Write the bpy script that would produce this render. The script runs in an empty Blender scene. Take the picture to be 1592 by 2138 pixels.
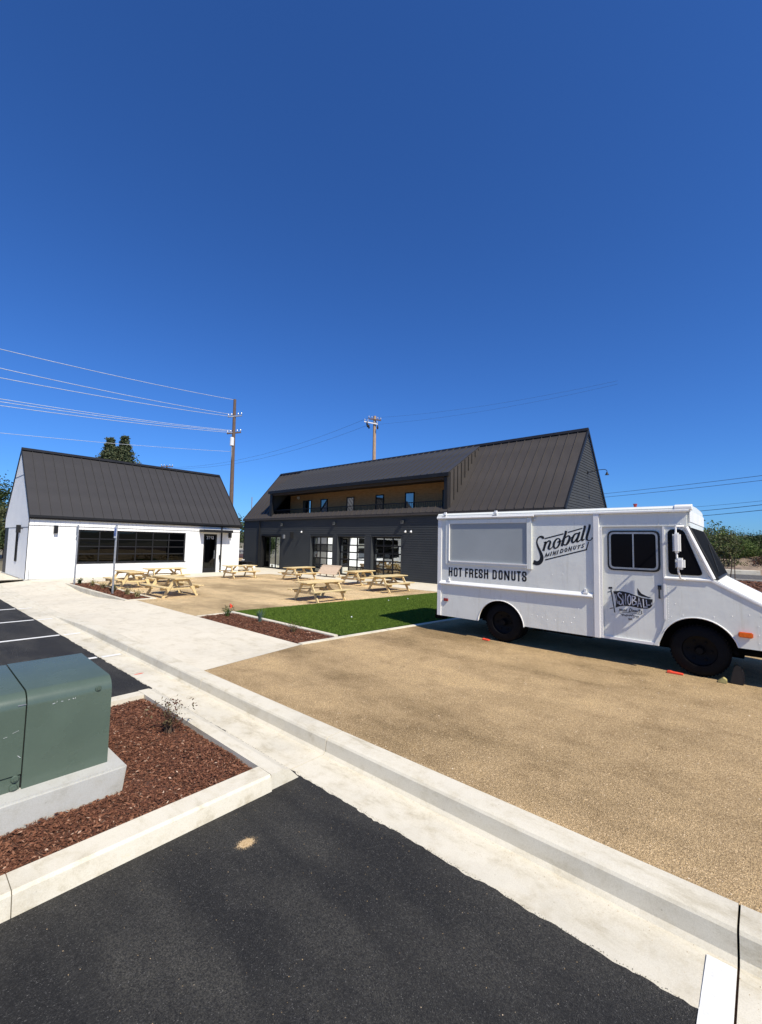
import bpy, bmesh, math, random
import numpy as np
from mathutils import Vector, Matrix

random.seed(7)
RNG = np.random.default_rng(7)
scene = bpy.context.scene
COL = scene.collection
R = math.radians

# ------------------------------------------------------------------ camera
YAW, PITCH, ROLL, CAM_H = 0.723652, 0.0722172, 0.0212236, 2.15
fw = Vector((math.cos(YAW) * math.cos(PITCH), math.sin(YAW) * math.cos(PITCH), math.sin(PITCH)))
rt = Vector((math.sin(YAW), -math.cos(YAW), 0))
up = rt.cross(fw)
r2 = rt * math.cos(ROLL) + up * math.sin(ROLL)
u2 = up * math.cos(ROLL) - rt * math.sin(ROLL)
cam_data = bpy.data.cameras.new('camera')
cam = bpy.data.objects.new('camera', cam_data)
COL.objects.link(cam)
m = Matrix((r2, u2, -fw)).transposed().to_4x4()
m.translation = Vector((0, 0, CAM_H))
cam.matrix_world = m
cam_data.sensor_fit = 'VERTICAL'
cam_data.sensor_height = 36.0
cam_data.lens = 906.085 / 2138.0 * 36.0
cam_data.clip_start = 0.05
cam_data.clip_end = 5000
scene.camera = cam

# ------------------------------------------------------------------ sky, sun, exposure
SUN_EL, SUN_AZ = R(48.5), R(194.0)       # azimuth clockwise from +Y
world = bpy.data.worlds.new('World')
scene.world = world
world.use_nodes = True
wn = world.node_tree
wn.nodes.clear()
sky = wn.nodes.new('ShaderNodeTexSky')
sky.sky_type = 'NISHITA'
sky.sun_disc = False
sky.sun_elevation = SUN_EL
sky.sun_rotation = SUN_AZ
sky.altitude = 0
sky.air_density = 1.0
sky.dust_density = 0.35
sky.ozone_density = 3.0
bg = wn.nodes.new('ShaderNodeBackground')
bg.inputs['Strength'].default_value = 0.080
hs = wn.nodes.new('ShaderNodeMix')                 # white balance of the whole sky: deep royal blue as in the photograph
hs.data_type = 'RGBA'
hs.blend_type = 'MULTIPLY'
hs.inputs[0].default_value = 1.0
hs.inputs[7].default_value = (0.385, 0.80, 1.47, 1)
wo = wn.nodes.new('ShaderNodeOutputWorld')
wn.links.new(sky.outputs[0], hs.inputs[6])
wn.links.new(hs.outputs[2], bg.inputs[0])
wn.links.new(bg.outputs[0], wo.inputs[0])
to_sun = Vector((math.sin(SUN_AZ) * math.cos(SUN_EL), math.cos(SUN_AZ) * math.cos(SUN_EL), math.sin(SUN_EL)))
sl = bpy.data.lights.new('sun', 'SUN')
sl.energy = 5.0
sl.angle = R(0.53)
sl.color = (1.0, 0.935, 0.81)
so = bpy.data.objects.new('sun', sl)
so.rotation_euler = to_sun.to_track_quat('Z', 'Y').to_euler()
so.location = (0, 0, 40)
COL.objects.link(so)
vs = scene.view_settings
vs.view_transform = 'Standard'
vs.look = 'None'
vs.gamma = 1.0
vs.exposure = 0.28
vs.use_curve_mapping = False

# ------------------------------------------------------------------ materials
def _mat(name):
    mt = bpy.data.materials.new(name)
    mt.use_nodes = True
    nt = mt.node_tree
    b = nt.nodes['Principled BSDF']
    return mt, nt, b

def N(nt, typ, **kw):
    n = nt.nodes.new(typ)
    for k, v in kw.items():
        if k in n.inputs:
            n.inputs[k].default_value = v
        else:
            setattr(n, k, v)
    return n

def coords(nt, scale=None):
    tc = nt.nodes.new('ShaderNodeTexCoord')
    if scale is None:
        return tc.outputs['Object']
    mp = nt.nodes.new('ShaderNodeMapping')
    mp.inputs['Scale'].default_value = scale
    nt.links.new(tc.outputs['Object'], mp.inputs['Vector'])
    return mp.outputs['Vector']

def ramp(nt, fac, stops):
    r = nt.nodes.new('ShaderNodeValToRGB')
    el = r.color_ramp.elements
    el[0].position, el[0].color = stops[0][0], (*stops[0][1], 1)
    el[1].position, el[1].color = stops[-1][0], (*stops[-1][1], 1)
    for p, c in stops[1:-1]:
        e = el.new(p)
        e.color = (*c, 1)
    nt.links.new(fac, r.inputs[0])
    return r.outputs[0]

def mixc(nt, a, b, fac, mode='MIX'):
    mx = nt.nodes.new('ShaderNodeMix')
    mx.data_type = 'RGBA'
    mx.blend_type = mode
    ins = [i for i in mx.inputs if i.type == 'RGBA']
    for s, v in ((ins[0], a), (ins[1], b)):
        if isinstance(v, tuple):
            s.default_value = (*v, 1)
        else:
            nt.links.new(v, s)
    if isinstance(fac, (int, float)):
        mx.inputs[0].default_value = fac
    else:
        nt.links.new(fac, mx.inputs[0])
    return [o for o in mx.outputs if o.type == 'RGBA'][0]

def noise(nt, vec, scale, detail=5, rough=0.55):
    n = N(nt, 'ShaderNodeTexNoise', Scale=scale, Detail=detail, Roughness=rough)
    nt.links.new(vec, n.inputs['Vector'])
    return n.outputs['Fac']

def bump(nt, b, h, strength, dist):
    bp = N(nt, 'ShaderNodeBump', Strength=strength, Distance=dist)
    nt.links.new(h, bp.inputs['Height'])
    nt.links.new(bp.outputs[0], b.inputs['Normal'])

def sc(c, k):
    return tuple(min(1, x * k) for x in c)

def plain(name, col, rough=0.5, metal=0.0, var=0.12, vs=2.5, fine=0.06, fs=90, bstr=0.0, bdist=0.002, spec=0.5, stretch=None):
    mt, nt, b = _mat(name)
    v = coords(nt, stretch)
    n1 = noise(nt, v, vs)
    c = ramp(nt, n1, [(0.3, sc(col, 1 - var)), (0.7, sc(col, 1 + var))])
    n2 = noise(nt, v, fs, 3)
    c2 = ramp(nt, n2, [(0.3, (1 - fine,) * 3), (0.7, (1, 1, 1))])
    c = mixc(nt, c, c2, 1.0, 'MULTIPLY')
    nt.links.new(c, b.inputs['Base Color'])
    rr = N(nt, 'ShaderNodeMapRange')
    rr.inputs['To Min'].default_value = max(0.02, rough - 0.08)
    rr.inputs['To Max'].default_value = min(1, rough + 0.08)
    nt.links.new(n1, rr.inputs['Value'])
    nt.links.new(rr.outputs[0], b.inputs['Roughness'])
    b.inputs['Metallic'].default_value = metal
    b.inputs['Specular IOR Level'].default_value = spec
    if bstr:
        bump(nt, b, n2, bstr, bdist)
    return mt

def mat_concrete(name, col, broom=0.0, dirt=0.5):
    mt, nt, b = _mat(name)
    v = coords(nt)
    big = noise(nt, v, 0.55, 7, 0.65)
    mid = noise(nt, v, 4.0, 8, 0.7)
    fine = noise(nt, v, 140, 3)
    c = ramp(nt, big, [(0.28, sc(col, 1 - .16 * dirt * 2)), (0.5, col), (0.72, sc(col, 1.07))])
    st = ramp(nt, mid, [(0.30, (0.66, 0.63, 0.56)), (0.40, (.90, .88, .84)), (0.50, (1, 1, 1)), (1.0, (1, 1, 1))])
    c = mixc(nt, c, st, dirt, 'MULTIPLY')
    f = ramp(nt, fine, [(0.30, (0.86, 0.85, 0.83)), (0.6, (1, 1, 1))])
    c = mixc(nt, c, f, 0.8, 'MULTIPLY')
    vo = N(nt, 'ShaderNodeTexVoronoi', Scale=9.0)
    nt.links.new(v, vo.inputs['Vector'])
    sp = ramp(nt, vo.outputs['Distance'], [(0.03, (0.45, 0.42, 0.38)), (0.06, (1, 1, 1))])
    c = mixc(nt, c, sp, 0.45, 'MULTIPLY')
    # smudges, drips and yellowish dust
    sm = noise(nt, coords(nt, (2.2, .7, 2.2)), 2.6, 9, .72)
    c = mixc(nt, c, ramp(nt, sm, [(0.34, (0.70, 0.67, 0.60)), (0.44, (0.95, 0.94, 0.91)), (0.52, (1, 1, 1)), (0.64, (1, 1, 1)), (0.74, (1.0, 0.95, 0.80))]), dirt, 'MULTIPLY')
    h = fine
    if broom:
        vb = coords(nt, (1.2, 120, 1))
        hb = noise(nt, vb, 1.0, 2)
        c = mixc(nt, c, ramp(nt, hb, [(0.35, (0.91, 0.90, 0.88)), (0.65, (1, 1, 1))]), 0.9, 'MULTIPLY')
    nt.links.new(c, b.inputs['Base Color'])
    b.inputs['Roughness'].default_value = 0.9
    b.inputs['Specular IOR Level'].default_value = 0.25
    bump(nt, b, h, 0.35, 0.002)
    return mt

def mat_asphalt(name, base=0.021, dust=0.55):
    mt, nt, b = _mat(name)
    v = coords(nt)
    agg = N(nt, 'ShaderNodeTexVoronoi', Scale=230.0)
    nt.links.new(v, agg.inputs['Vector'])
    bw = nt.nodes.new('ShaderNodeSeparateColor')
    nt.links.new(agg.outputs['Color'], bw.inputs[0])
    k = base
    c = ramp(nt, bw.outputs[0], [(0.0, (k * .45, k * .43, k * .39)), (0.6, (k, k * .95, k * .86)), (0.93, (k * 2.0, k * 1.9, k * 1.7)), (0.985, (k * 3.2, k * 3.0, k * 2.7)), (1.0, (.15, .145, .13))])
    nf = noise(nt, v, 45, 4, .7)
    c = mixc(nt, c, ramp(nt, nf, [(0.35, (.55, .55, .55)), (0.65, (1.25, 1.25, 1.25))]), 0.8, 'MULTIPLY')
    big = noise(nt, v, 0.9, 6, 0.6)
    big = noise(nt, coords(nt, (1.5, .5, 1)), 1.3, 5, .6)
    d = ramp(nt, big, [(0.42, (0, 0, 0)), (0.64, (1, 1, 1))])
    mid = noise(nt, coords(nt, (1, .7, 1)), 120, 6, 0.85)
    dm = mixc(nt, d, ramp(nt, mid, [(0.44, (0, 0, 0)), (0.68, (1, 1, 1))]), 1.0, 'MULTIPLY')
    lum = N(nt, 'ShaderNodeMath', operation='MULTIPLY')
    rb = nt.nodes.new('ShaderNodeRGBToBW')
    nt.links.new(dm, rb.inputs[0])
    nt.links.new(rb.outputs[0], lum.inputs[0])
    lum.inputs[1].default_value = dust
    c = mixc(nt, c, (0.20, 0.185, 0.145), lum.outputs[0])
    nt.links.new(c, b.inputs['Base Color'])
    b.inputs['Roughness'].default_value = 0.82
    b.inputs['Specular IOR Level'].default_value = 0.35
    hh = N(nt, 'ShaderNodeMath', operation='ADD')
    nt.links.new(agg.outputs['Distance'], hh.inputs[0])
    nt.links.new(nf, hh.inputs[1])
    bump(nt, b, hh.outputs[0], 0.9, 0.006)
    return mt

def mat_gravel(name, col):
    mt, nt, b = _mat(name)
    v = coords(nt)
    agg = N(nt, 'ShaderNodeTexVoronoi', Scale=190.0)
    nt.links.new(v, agg.inputs['Vector'])
    bw = nt.nodes.new('ShaderNodeSeparateColor')
    nt.links.new(agg.outputs['Color'], bw.inputs[0])
    c = ramp(nt, bw.outputs[0], [(0.0, sc(col, .48)), (0.35, sc(col, .85)), (0.7, sc(col, 1.05)), (0.93, sc(col, 1.45)), (1.0, (min(1, col[0] * 1.9), min(1, col[1] * 2.0), min(1, col[2] * 2.3)))])
    big = noise(nt, coords(nt, (0.55, 0.22, 1)), 1.0, 6, .62)
    c = mixc(nt, c, ramp(nt, big, [(0.36, (0.60, 0.58, 0.54)), (0.46, (.88, .86, .83)), (0.55, (1.05, 1.03, 1.0)), (0.66, (1.20, 1.17, 1.10))]), 1.0, 'MULTIPLY')
    pat = noise(nt, v, 2.6, 7, .7)
    c = mixc(nt, c, ramp(nt, pat, [(0.33, (.74, .72, .69)), (0.5, (1, 1, 1)), (0.68, (1.10, 1.09, 1.06))]), .75, 'MULTIPLY')
    mid = noise(nt, v, 60, 6, .8)
    c = mixc(nt, c, ramp(nt, mid, [(0.32, (0.60, 0.56, 0.50)), (0.62, (1.08, 1.08, 1.08))]), 0.85, 'MULTIPLY')
    nt.links.new(c, b.inputs['Base Color'])
    b.inputs['Roughness'].default_value = 0.95
    b.inputs['Specular IOR Level'].default_value = 0.15
    hh = N(nt, 'ShaderNodeMath', operation='ADD')
    nt.links.new(agg.outputs['Distance'], hh.inputs[0])
    nt.links.new(mid, hh.inputs[1])
    bump(nt, b, hh.outputs[0], 0.8, 0.008)
    return mt

def mat_island(name, stops, rough=0.8, transl=0.0, spec=0.3):
    """colour varies from piece to piece of a joined mesh"""
    mt, nt, b = _mat(name)
    g = nt.nodes.new('ShaderNodeNewGeometry')
    c = ramp(nt, g.outputs['Random Per Island'], stops)
    nt.links.new(c, b.inputs['Base Color'])
    b.inputs['Roughness'].default_value = rough
    b.inputs['Specular IOR Level'].default_value = spec
    if transl:
        t = nt.nodes.new('ShaderNodeBsdfTranslucent')
        nt.links.new(c, t.inputs[0])
        mx = nt.nodes.new('ShaderNodeMixShader')
        mx.inputs[0].default_value = transl
        nt.links.new(b.outputs[0], mx.inputs[1])
        nt.links.new(t.outputs[0], mx.inputs[2])
        nt.links.new(mx.outputs[0], nt.nodes['Material Output'].inputs[0])
    return mt

def mat_wood(name, c1, c2, stretch, rough=0.7):
    mt, nt, b = _mat(name)
    v = coords(nt, stretch)
    oi = nt.nodes.new('ShaderNodeObjectInfo')
    va = nt.nodes.new('ShaderNodeVectorMath')
    va.operation = 'ADD'
    nt.links.new(v, va.inputs[0])
    sv = nt.nodes.new('ShaderNodeVectorMath')
    sv.operation = 'SCALE'
    nt.links.new(oi.outputs['Location'], sv.inputs[0])
    sv.inputs['Scale'].default_value = 7.3
    nt.links.new(sv.outputs[0], va.inputs[1])
    n1 = noise(nt, va.outputs[0], 3.0, 6, .6)
    c = ramp(nt, n1, [(0.3, c1), (0.7, c2)])
    rnd = ramp(nt, oi.outputs['Random'], [(0, (.86, .86, .84)), (1, (1.08, 1.06, 1.02))])
    c = mixc(nt, c, rnd, 1.0, 'MULTIPLY')
    nt.links.new(c, b.inputs['Base Color'])
    b.inputs['Roughness'].default_value = rough
    b.inputs['Specular IOR Level'].default_value = 0.25
    bump(nt, b, n1, 0.2, 0.003)
    return mt

def mat_glass(name, tint=(0.30, 0.33, 0.33), refl=0.14):
    mt, nt, b = _mat(name)
    nt.nodes.remove(b)
    tr = nt.nodes.new('ShaderNodeBsdfTransparent')
    tr.inputs[0].default_value = (*tint, 1)
    gl = nt.nodes.new('ShaderNodeBsdfGlossy')
    gl.inputs['Roughness'].default_value = 0.015
    gl.inputs[0].default_value = (0.9, 0.95, 0.95, 1)
    fr = N(nt, 'ShaderNodeFresnel', IOR=1.5)
    ad = N(nt, 'ShaderNodeMath', operation='ADD', use_clamp=True)
    nt.links.new(fr.outputs[0], ad.inputs[0])
    ad.inputs[1].default_value = refl
    mx = nt.nodes.new('ShaderNodeMixShader')
    nt.links.new(ad.outputs[0], mx.inputs[0])
    nt.links.new(tr.outputs[0], mx.inputs[1])
    nt.links.new(gl.outputs[0], mx.inputs[2])
    nt.links.new(mx.outputs[0], nt.nodes['Material Output'].inputs[0])
    return mt

def mat_dented(name, col, rough=0.32):
    mt, nt, b = _mat(name)
    v = coords(nt)
    n = noise(nt, v, 2.2, 3, .5)
    n2 = noise(nt, v, 0.8, 6, .65)
    c = ramp(nt, n2, [(0.3, sc(col, .95)), (0.7, col)])
    g = noise(nt, v, 35, 5, .7)
    c = mixc(nt, c, ramp(nt, g, [(0.25, (.90, .89, .87)), (0.42, (1, 1, 1))]), 0.6, 'MULTIPLY')
    dr_ = noise(nt, coords(nt, (7, 7, .7)), 2.0, 7, .7)
    c = mixc(nt, c, ramp(nt, dr_, [(0.30, (.86, .84, .79)), (0.46, (1, 1, 1))]), 0.7, 'MULTIPLY')
    nt.links.new(c, b.inputs['Base Color'])
    b.inputs['Roughness'].default_value = rough
    b.inputs['Coat Weight'].default_value = 0.15
    b.inputs['Coat Roughness'].default_value = 0.15
    bump(nt, b, n, 0.5, 0.02)
    return mt

MT = {}
MT['asphalt'] = mat_asphalt('asphalt')
MT['road'] = mat_asphalt('road asphalt', 0.09, 0.3)
MT['gravel'] = mat_gravel('tan crushed gravel', (0.53, 0.385, 0.212))
MT['courtyard'] = mat_gravel('tan fine gravel', (0.68, 0.51, 0.295))
MT['concrete'] = mat_concrete('kerb concrete', (0.66, 0.61, 0.49), 0, .75)
MT['path'] = mat_concrete('path concrete', (0.71, 0.65, 0.52), 1, .5)
MT['grey_concrete'] = mat_concrete('grey concrete', (0.47, 0.465, 0.425), 0, .5)
MT['paint'] = plain('white road paint', (0.78, 0.77, 0.72), .7, var=.10, vs=9, fine=.16, fs=70, bstr=.2)
MT['ground'] = plain('dry ground', (0.20, 0.17, 0.10), .95, var=.3, vs=.08, fine=.3, fs=3)
MT['soil'] = plain('dark soil', (0.095, 0.042, 0.024), .95, var=.3, vs=8, fine=.4, fs=70, bstr=.6, bdist=.01)
MT['chips'] = mat_island('bark chips', [(0, (.075, .027, .014)), (.35, (.125, .047, .024)), (.7, (.18, .072, .037)), (.95, (.24, .11, .06)), (.985, (.34, .19, .12)), (1, (.60, .44, .32))], .85)
MT['pebbles'] = mat_island('tan pebbles', [(0, (.22, .15, .075)), (.5, (.48, .345, .18)), (.9, (.52, .385, .235)), (1, (.70, .58, .42))], .9)
MT['turf'] = plain('turf backing', (0.05, 0.09, 0.010), .95, var=.25, vs=3, fine=.5, fs=160, bstr=.8, bdist=.02, spec=.1)
MT['blades'] = mat_island('grass blades', [(0, (.055, .095, .010)), (.5, (.10, .170, .018)), (1, (.17, .24, .035))], .7, .25, .2)
MT['roof'] = plain('dark bronze standing seam metal', (0.033, 0.031, 0.032), .62, var=.10, vs=1.1, fine=.10, fs=30, spec=.35)
MT['roof2'] = plain('weathered bronze standing seam metal', (0.058, 0.050, 0.044), .62, var=.18, vs=.8, fine=.10, fs=30, spec=.35)
MT['roof3'] = plain('blue grey standing seam metal', (0.047, 0.046, 0.047), .5, var=.14, vs=.8, fine=.10, fs=30, spec=.45)
MT['trim'] = plain('black metal trim', (0.012, 0.012, 0.013), .5, var=.15, spec=.3)
MT['siding'] = plain('charcoal fibre cement siding', (0.033, 0.037, 0.039), .75, var=.12, vs=1.5, fine=.1, fs=60)
MT['white_siding'] = plain('white vertical board siding', (0.80, 0.80, 0.78), .7, var=.04, vs=1.3, fine=.05, fs=60)
MT['cedar'] = mat_wood('warm cedar boards', (0.29, 0.165, 0.075), (0.42, 0.25, 0.12), (1, 1, 6))
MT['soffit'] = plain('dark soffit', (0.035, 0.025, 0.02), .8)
MT['inside'] = plain('dim interior', (0.10, 0.095, 0.09), .9)
MT['glass'] = mat_glass('clear building glass', (0.16, 0.17, 0.17), 0.17)
MT['glass_dark'] = mat_glass('tinted building glass', (0.05, 0.055, 0.06), 0.0)
MT['white_paint'] = mat_dented('white truck paint', (0.78, 0.785, 0.71))
MT['white_trim'] = plain('white truck trim', (0.83, 0.815, 0.77), .35, var=.04)
MT['panel'] = plain('grey shutter panel', (0.335, 0.36, 0.355), .5, var=.07, vs=1.2, fine=.04)
MT['ink'] = plain('black lettering', (0.008, 0.008, 0.010), .45, var=.2)
MT['ink_white'] = plain('white lettering', (0.62, 0.62, 0.64), .5, var=.15)
MT['black_glass'] = plain('black truck glass', (0.006, 0.006, 0.008), .10, var=.1, spec=.06)
MT['windscreen'] = plain('dark windscreen glass', (0.012, 0.014, 0.018), .25, var=.1, spec=0.0)
MT['rubber'] = plain('black tyre rubber', (0.008, 0.008, 0.009), .75, var=.25, vs=12, fine=.2, bstr=.2, spec=.12)
MT['rim'] = plain('dark wheel rim', (0.005, 0.005, 0.006), .5, spec=.12)
MT['chassis'] = plain('black chassis', (0.005, 0.005, 0.005), .8, spec=.05)
MT['amber'] = plain('amber lens', (0.75, 0.14, 0.01), .25, var=.15, vs=30)
MT['red'] = plain('red lens', (0.28, 0.02, 0.02), .25, var=.15, vs=30)
MT['red_plastic'] = plain('bright red plastic', (0.85, 0.09, 0.04), .5)
MT['gasket'] = plain('black gasket', (0.012, 0.012, 0.012), .6)
MT['steel'] = plain('galvanised steel', (0.40, 0.41, 0.42), .45, metal=.7, var=.15, vs=14)
MT['pine'] = mat_wood('fresh pine boards', (0.60, 0.45, 0.22), (0.74, 0.60, 0.34), (2, 14, 14))
MT['old_wood'] = mat_wood('pinkish boards', (0.55, 0.40, 0.28), (0.66, 0.53, 0.40), (14, 2, 14))
MT['green_metal'] = plain('olive green enamel', (0.078, 0.108, 0.082), .27, var=.07, vs=3, fine=.06, fs=50)
MT['pole_wood'] = plain('weathered brown utility pole', (0.13, 0.085, 0.06), .9, var=.3, vs=5, stretch=(4, 4, .5))
MT['pole_tan'] = plain('tan utility pole', (0.40, 0.27, 0.17), .9, var=.3, vs=5, stretch=(4, 4, .5))
MT['wire'] = plain('aluminium cable', (0.55, 0.58, 0.62), .5, metal=.2)
MT['wire_dark'] = plain('dark cable', (0.04, 0.05, 0.07), .6)
MT['bark'] = plain('tree bark', (0.10, 0.065, 0.045), .9, var=.3, vs=10, bstr=.5, bdist=.01)
MT['leaf_conifer'] = mat_island('conifer needles', [(0, (.030, .046, .022)), (.6, (.068, .088, .040)), (1, (.15, .15, .075))], .8, .15)
MT['leaf_dark'] = mat_island('dark green leaves', [(0, (.018, .034, .010)), (.6, (.042, .068, .020)), (1, (.085, .115, .035))], .7, .25)
MT['leaf_olive'] = mat_island('olive leaves', [(0, (.045, .055, .022)), (.6, (.085, .095, .035)), (1, (.16, .155, .065))], .7, .25)
MT['leaf_bright'] = mat_island('fresh green leaves', [(0, (.05, .085, .018)), (.6, (.10, .15, .035)), (1, (.19, .23, .07))], .7, .3)
MT['leaf_red'] = mat_island('reddish shrub leaves', [(0, (.04, .015, .012)), (.45, (.12, .05, .03)), (.7, (.10, .085, .035)), (1, (.20, .16, .08))], .7, .2)
MT['leaf_blue'] = mat_island('blue green leaves', [(0, (.06, .11, .09)), (1, (.20, .28, .23))], .7, .2)
MT['leaf_straw'] = mat_island('straw coloured leaves', [(0, (.16, .13, .05)), (.5, (.34, .29, .13)), (1, (.55, .48, .27))], .8, .2)
MT['hill'] = plain('scrubby hillside', (0.105, 0.10, 0.055), .95, var=.45, vs=.03, fine=.5, fs=.35)
MT['bank'] = plain('rocky bank', (0.30, 0.22, 0.15), .95, var=.4, vs=.5, fine=.4, fs=4)
MT['sign_white'] = plain('white sign face', (0.75, 0.75, 0.75), .45, var=.04)
MT['sign_blue'] = plain('blue sign face', (0.03, 0.11, 0.42), .45, var=.04)
MT['sand'] = plain('spilled sand', (0.50, 0.38, 0.22), .95, var=.2, vs=20, fine=.3, fs=120)
MT['yellow_wood'] = plain('yellowed timber block', (0.42, 0.36, 0.14), .8, var=.2, vs=15)

# ------------------------------------------------------------------ building helpers
LOC = {}

def tag(o, label=None, cat=None, group=None, kind=None):
    if label: o['label'] = label
    if cat: o['category'] = cat
    if group: o['group'] = group
    if kind: o['kind'] = kind
    return o

def root(name, loc, label=None, cat=None, group=None, kind=None):
    o = bpy.data.objects.new(name, None)
    o.empty_display_size = 0.2
    COL.objects.link(o)
    o.location = loc
    LOC[o.name] = Vector(loc)
    return tag(o, label, cat, group, kind)

def link(name, me, parent=None, mat=None, loc=None):
    o = bpy.data.objects.new(name, me)
    COL.objects.link(o)
    if mat is not None and not me.materials:
        me.materials.append(MT[mat] if isinstance(mat, str) else mat)
    if parent is not None:
        o.parent = parent
        LOC[o.name] = LOC.get(parent.name, Vector())
    if loc is not None:
        o.location = loc
    return o

class MB:
    def __init__(s):
        s.v, s.f = [], []
    def add(s, vs, fs):
        k = len(s.v)
        s.v += [tuple(p) for p in vs]
        s.f += [tuple(i + k for i in f) for f in fs]
        return s
    def box(s, x0, x1, y0, y1, z0, z1):
        x0, x1 = min(x0, x1), max(x0, x1)
        y0, y1 = min(y0, y1), max(y0, y1)
        z0, z1 = min(z0, z1), max(z0, z1)
        return s.add([(x0, y0, z0), (x1, y0, z0), (x1, y1, z0), (x0, y1, z0), (x0, y0, z1), (x1, y0, z1), (x1, y1, z1), (x0, y1, z1)],
                     [(0, 3, 2, 1), (4, 5, 6, 7), (0, 1, 5, 4), (1, 2, 6, 5), (2, 3, 7, 6), (3, 0, 4, 7)])
    def prism(s, poly, axis, a, b):
        f = {'x': lambda p, t: (t, p[0], p[1]), 'y': lambda p, t: (p[0], t, p[1]), 'z': lambda p, t: (p[0], p[1], t)}[axis]
        n = len(poly)
        vs_ = [f(p, a) for p in poly] + [f(p, b) for p in poly]
        fs = [tuple(range(n))[::-1], tuple(range(n, 2 * n))] + [(i, (i + 1) % n, n + (i + 1) % n, n + i) for i in range(n)]
        return s.add(vs_, fs)
    def beam(s, p, q, w, t, upv=(0, 0, 1)):
        """rectangular bar from p to q, w across, t along upv"""
        p, q = Vector(p), Vector(q)
        d = (q - p).normalized()
        u = Vector(upv)
        u = (u - d * u.dot(d)).normalized()
        n = d.cross(u)
        a, b_ = n * w / 2, u * t / 2
        vs_ = []
        for c in (p, q):
            vs_ += [c - a - b_, c + a - b_, c + a + b_, c - a + b_]
        return s.add(vs_, [(0, 1, 2, 3), (7, 6, 5, 4), (0, 4, 5, 1), (1, 5, 6, 2), (2, 6, 7, 3), (3, 7, 4, 0)])
    def tube(s, pts, r, n=8, cap=True):
        pts = [Vector(p) for p in pts]
        rs = r if isinstance(r, (list, tuple)) else [r] * len(pts)
        vs_ = []
        for i, p in enumerate(pts):
            d = (pts[min(i + 1, len(pts) - 1)] - pts[max(i - 1, 0)]).normalized()
            h = Vector((0, 0, 1)) if abs(d.z) < .95 else Vector((1, 0, 0))
            a = d.cross(h).normalized()
            b_ = a.cross(d)
            for k in range(n):
                t = 2 * math.pi * k / n
                vs_.append(p + (a * math.cos(t) + b_ * math.sin(t)) * rs[i])
        fs = []
        for i in range(len(pts) - 1):
            for k in range(n):
                fs.append((i * n + k, i * n + (k + 1) % n, (i + 1) * n + (k + 1) % n, (i + 1) * n + k))
        if cap:
            fs.append(tuple(range(n))[::-1])
            fs.append(tuple(range((len(pts) - 1) * n, len(pts) * n)))
        return s.add(vs_, fs)
    def lathe_x(s, prof, cx, cy, cz, n=32):
        """prof: (x offset, radius) closed ring profile turned round the X axis"""
        vs_, m_ = [], len(prof)
        for k in range(n):
            t = 2 * math.pi * k / n
            for x, r in prof:
                vs_.append((cx + x, cy + r * math.cos(t), cz + r * math.sin(t)))
        fs = []
        for k in range(n):
            for j in range(m_):
                j2 = (j + 1) % m_
                k2 = (k + 1) % n
                fs.append((k * m_ + j, k * m_ + j2, k2 * m_ + j2, k2 * m_ + j))
        return s.add(vs_, fs)
    def mesh(s, name, off=Vector(), smooth=False, bev=0):
        me = bpy.data.meshes.new(name)
        o = off
        me.from_pydata([(x - o[0], y - o[1], z - o[2]) for x, y, z in s.v], [], s.f)
        if bev or True:
            bm = bmesh.new()
            bm.from_mesh(me)
            bmesh.ops.recalc_face_normals(bm, faces=bm.faces)
            if bev:
                es = [e for e in bm.edges if len(e.link_faces) == 2 and e.calc_face_angle(0) > 0.5]
                bmesh.ops.bevel(bm, geom=es, offset=bev, segments=2, affect='EDGES', clamp_overlap=True)
            bm.to_mesh(me)
            bm.free()
        if smooth:
            me.polygons.foreach_set('use_smooth', [True] * len(me.polygons))
            try:
                me.set_sharp_from_angle(angle=R(40))
            except Exception:
                pass
        return me
    def build(s, name, mat, parent=None, smooth=False, bev=0, origin=None):
        off = LOC.get(parent.name, Vector()) if parent is not None else (Vector(origin) if origin is not None else Vector())
        o = link(name, s.mesh(name, off, smooth, bev), parent, mat)
        if origin is not None and parent is None:
            o.location = origin
            LOC[o.name] = Vector(origin)
        return o

def np_mesh(name, verts, faces):
    me = bpy.data.meshes.new(name)
    me.vertices.add(len(verts))
    me.vertices.foreach_set('co', verts.astype(np.float32).ravel())
    n = faces.shape[1]
    me.loops.add(faces.size)
    me.loops.foreach_set('vertex_index', faces.astype(np.int32).ravel())
    me.polygons.add(len(faces))
    me.polygons.foreach_set('loop_start', np.arange(0, faces.size, n, dtype=np.int32))
    me.polygons.foreach_set('loop_total', np.full(len(faces), n, dtype=np.int32))
    me.update(calc_edges=True)
    return me

def sheet(name, poly, z, mat, parent=None, kind=None, origin=None):
    off = LOC.get(parent.name, Vector()) if parent is not None else Vector()
    me = bpy.data.meshes.new(name)
    me.from_pydata([(x - off[0], y - off[1], z - off[2]) for x, y in poly], [], [tuple(range(len(poly)))])
    me.update()
    if me.polygons[0].normal.z < 0:
        me.flip_normals()
    o = link(name, me, parent, mat)
    return tag(o, kind=kind)

def wall_cells(mb, axis, c0, c1, u0, u1, z0, z1, openings):
    """a wall slab along u between c0 and c1 with rectangular openings (ua, ub, za, zb)"""
    us = sorted({u0, u1} | {min(max(o[i], u0), u1) for o in openings for i in (0, 1)})
    for a, b_ in zip(us[:-1], us[1:]):
        mid = (a + b_) / 2
        cuts = sorted([(max(o[2], z0), min(o[3], z1)) for o in openings if o[0] < mid < o[1]])
        z = z0
        for za, zb in cuts + [(z1, z1)]:
            if za - z > 1e-4:
                if axis == 'y':
                    mb.box(c0, c1, a, b_, z, za)
                else:
                    mb.box(a, b_, c0, c1, z, za)
            z = max(z, zb)

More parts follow.
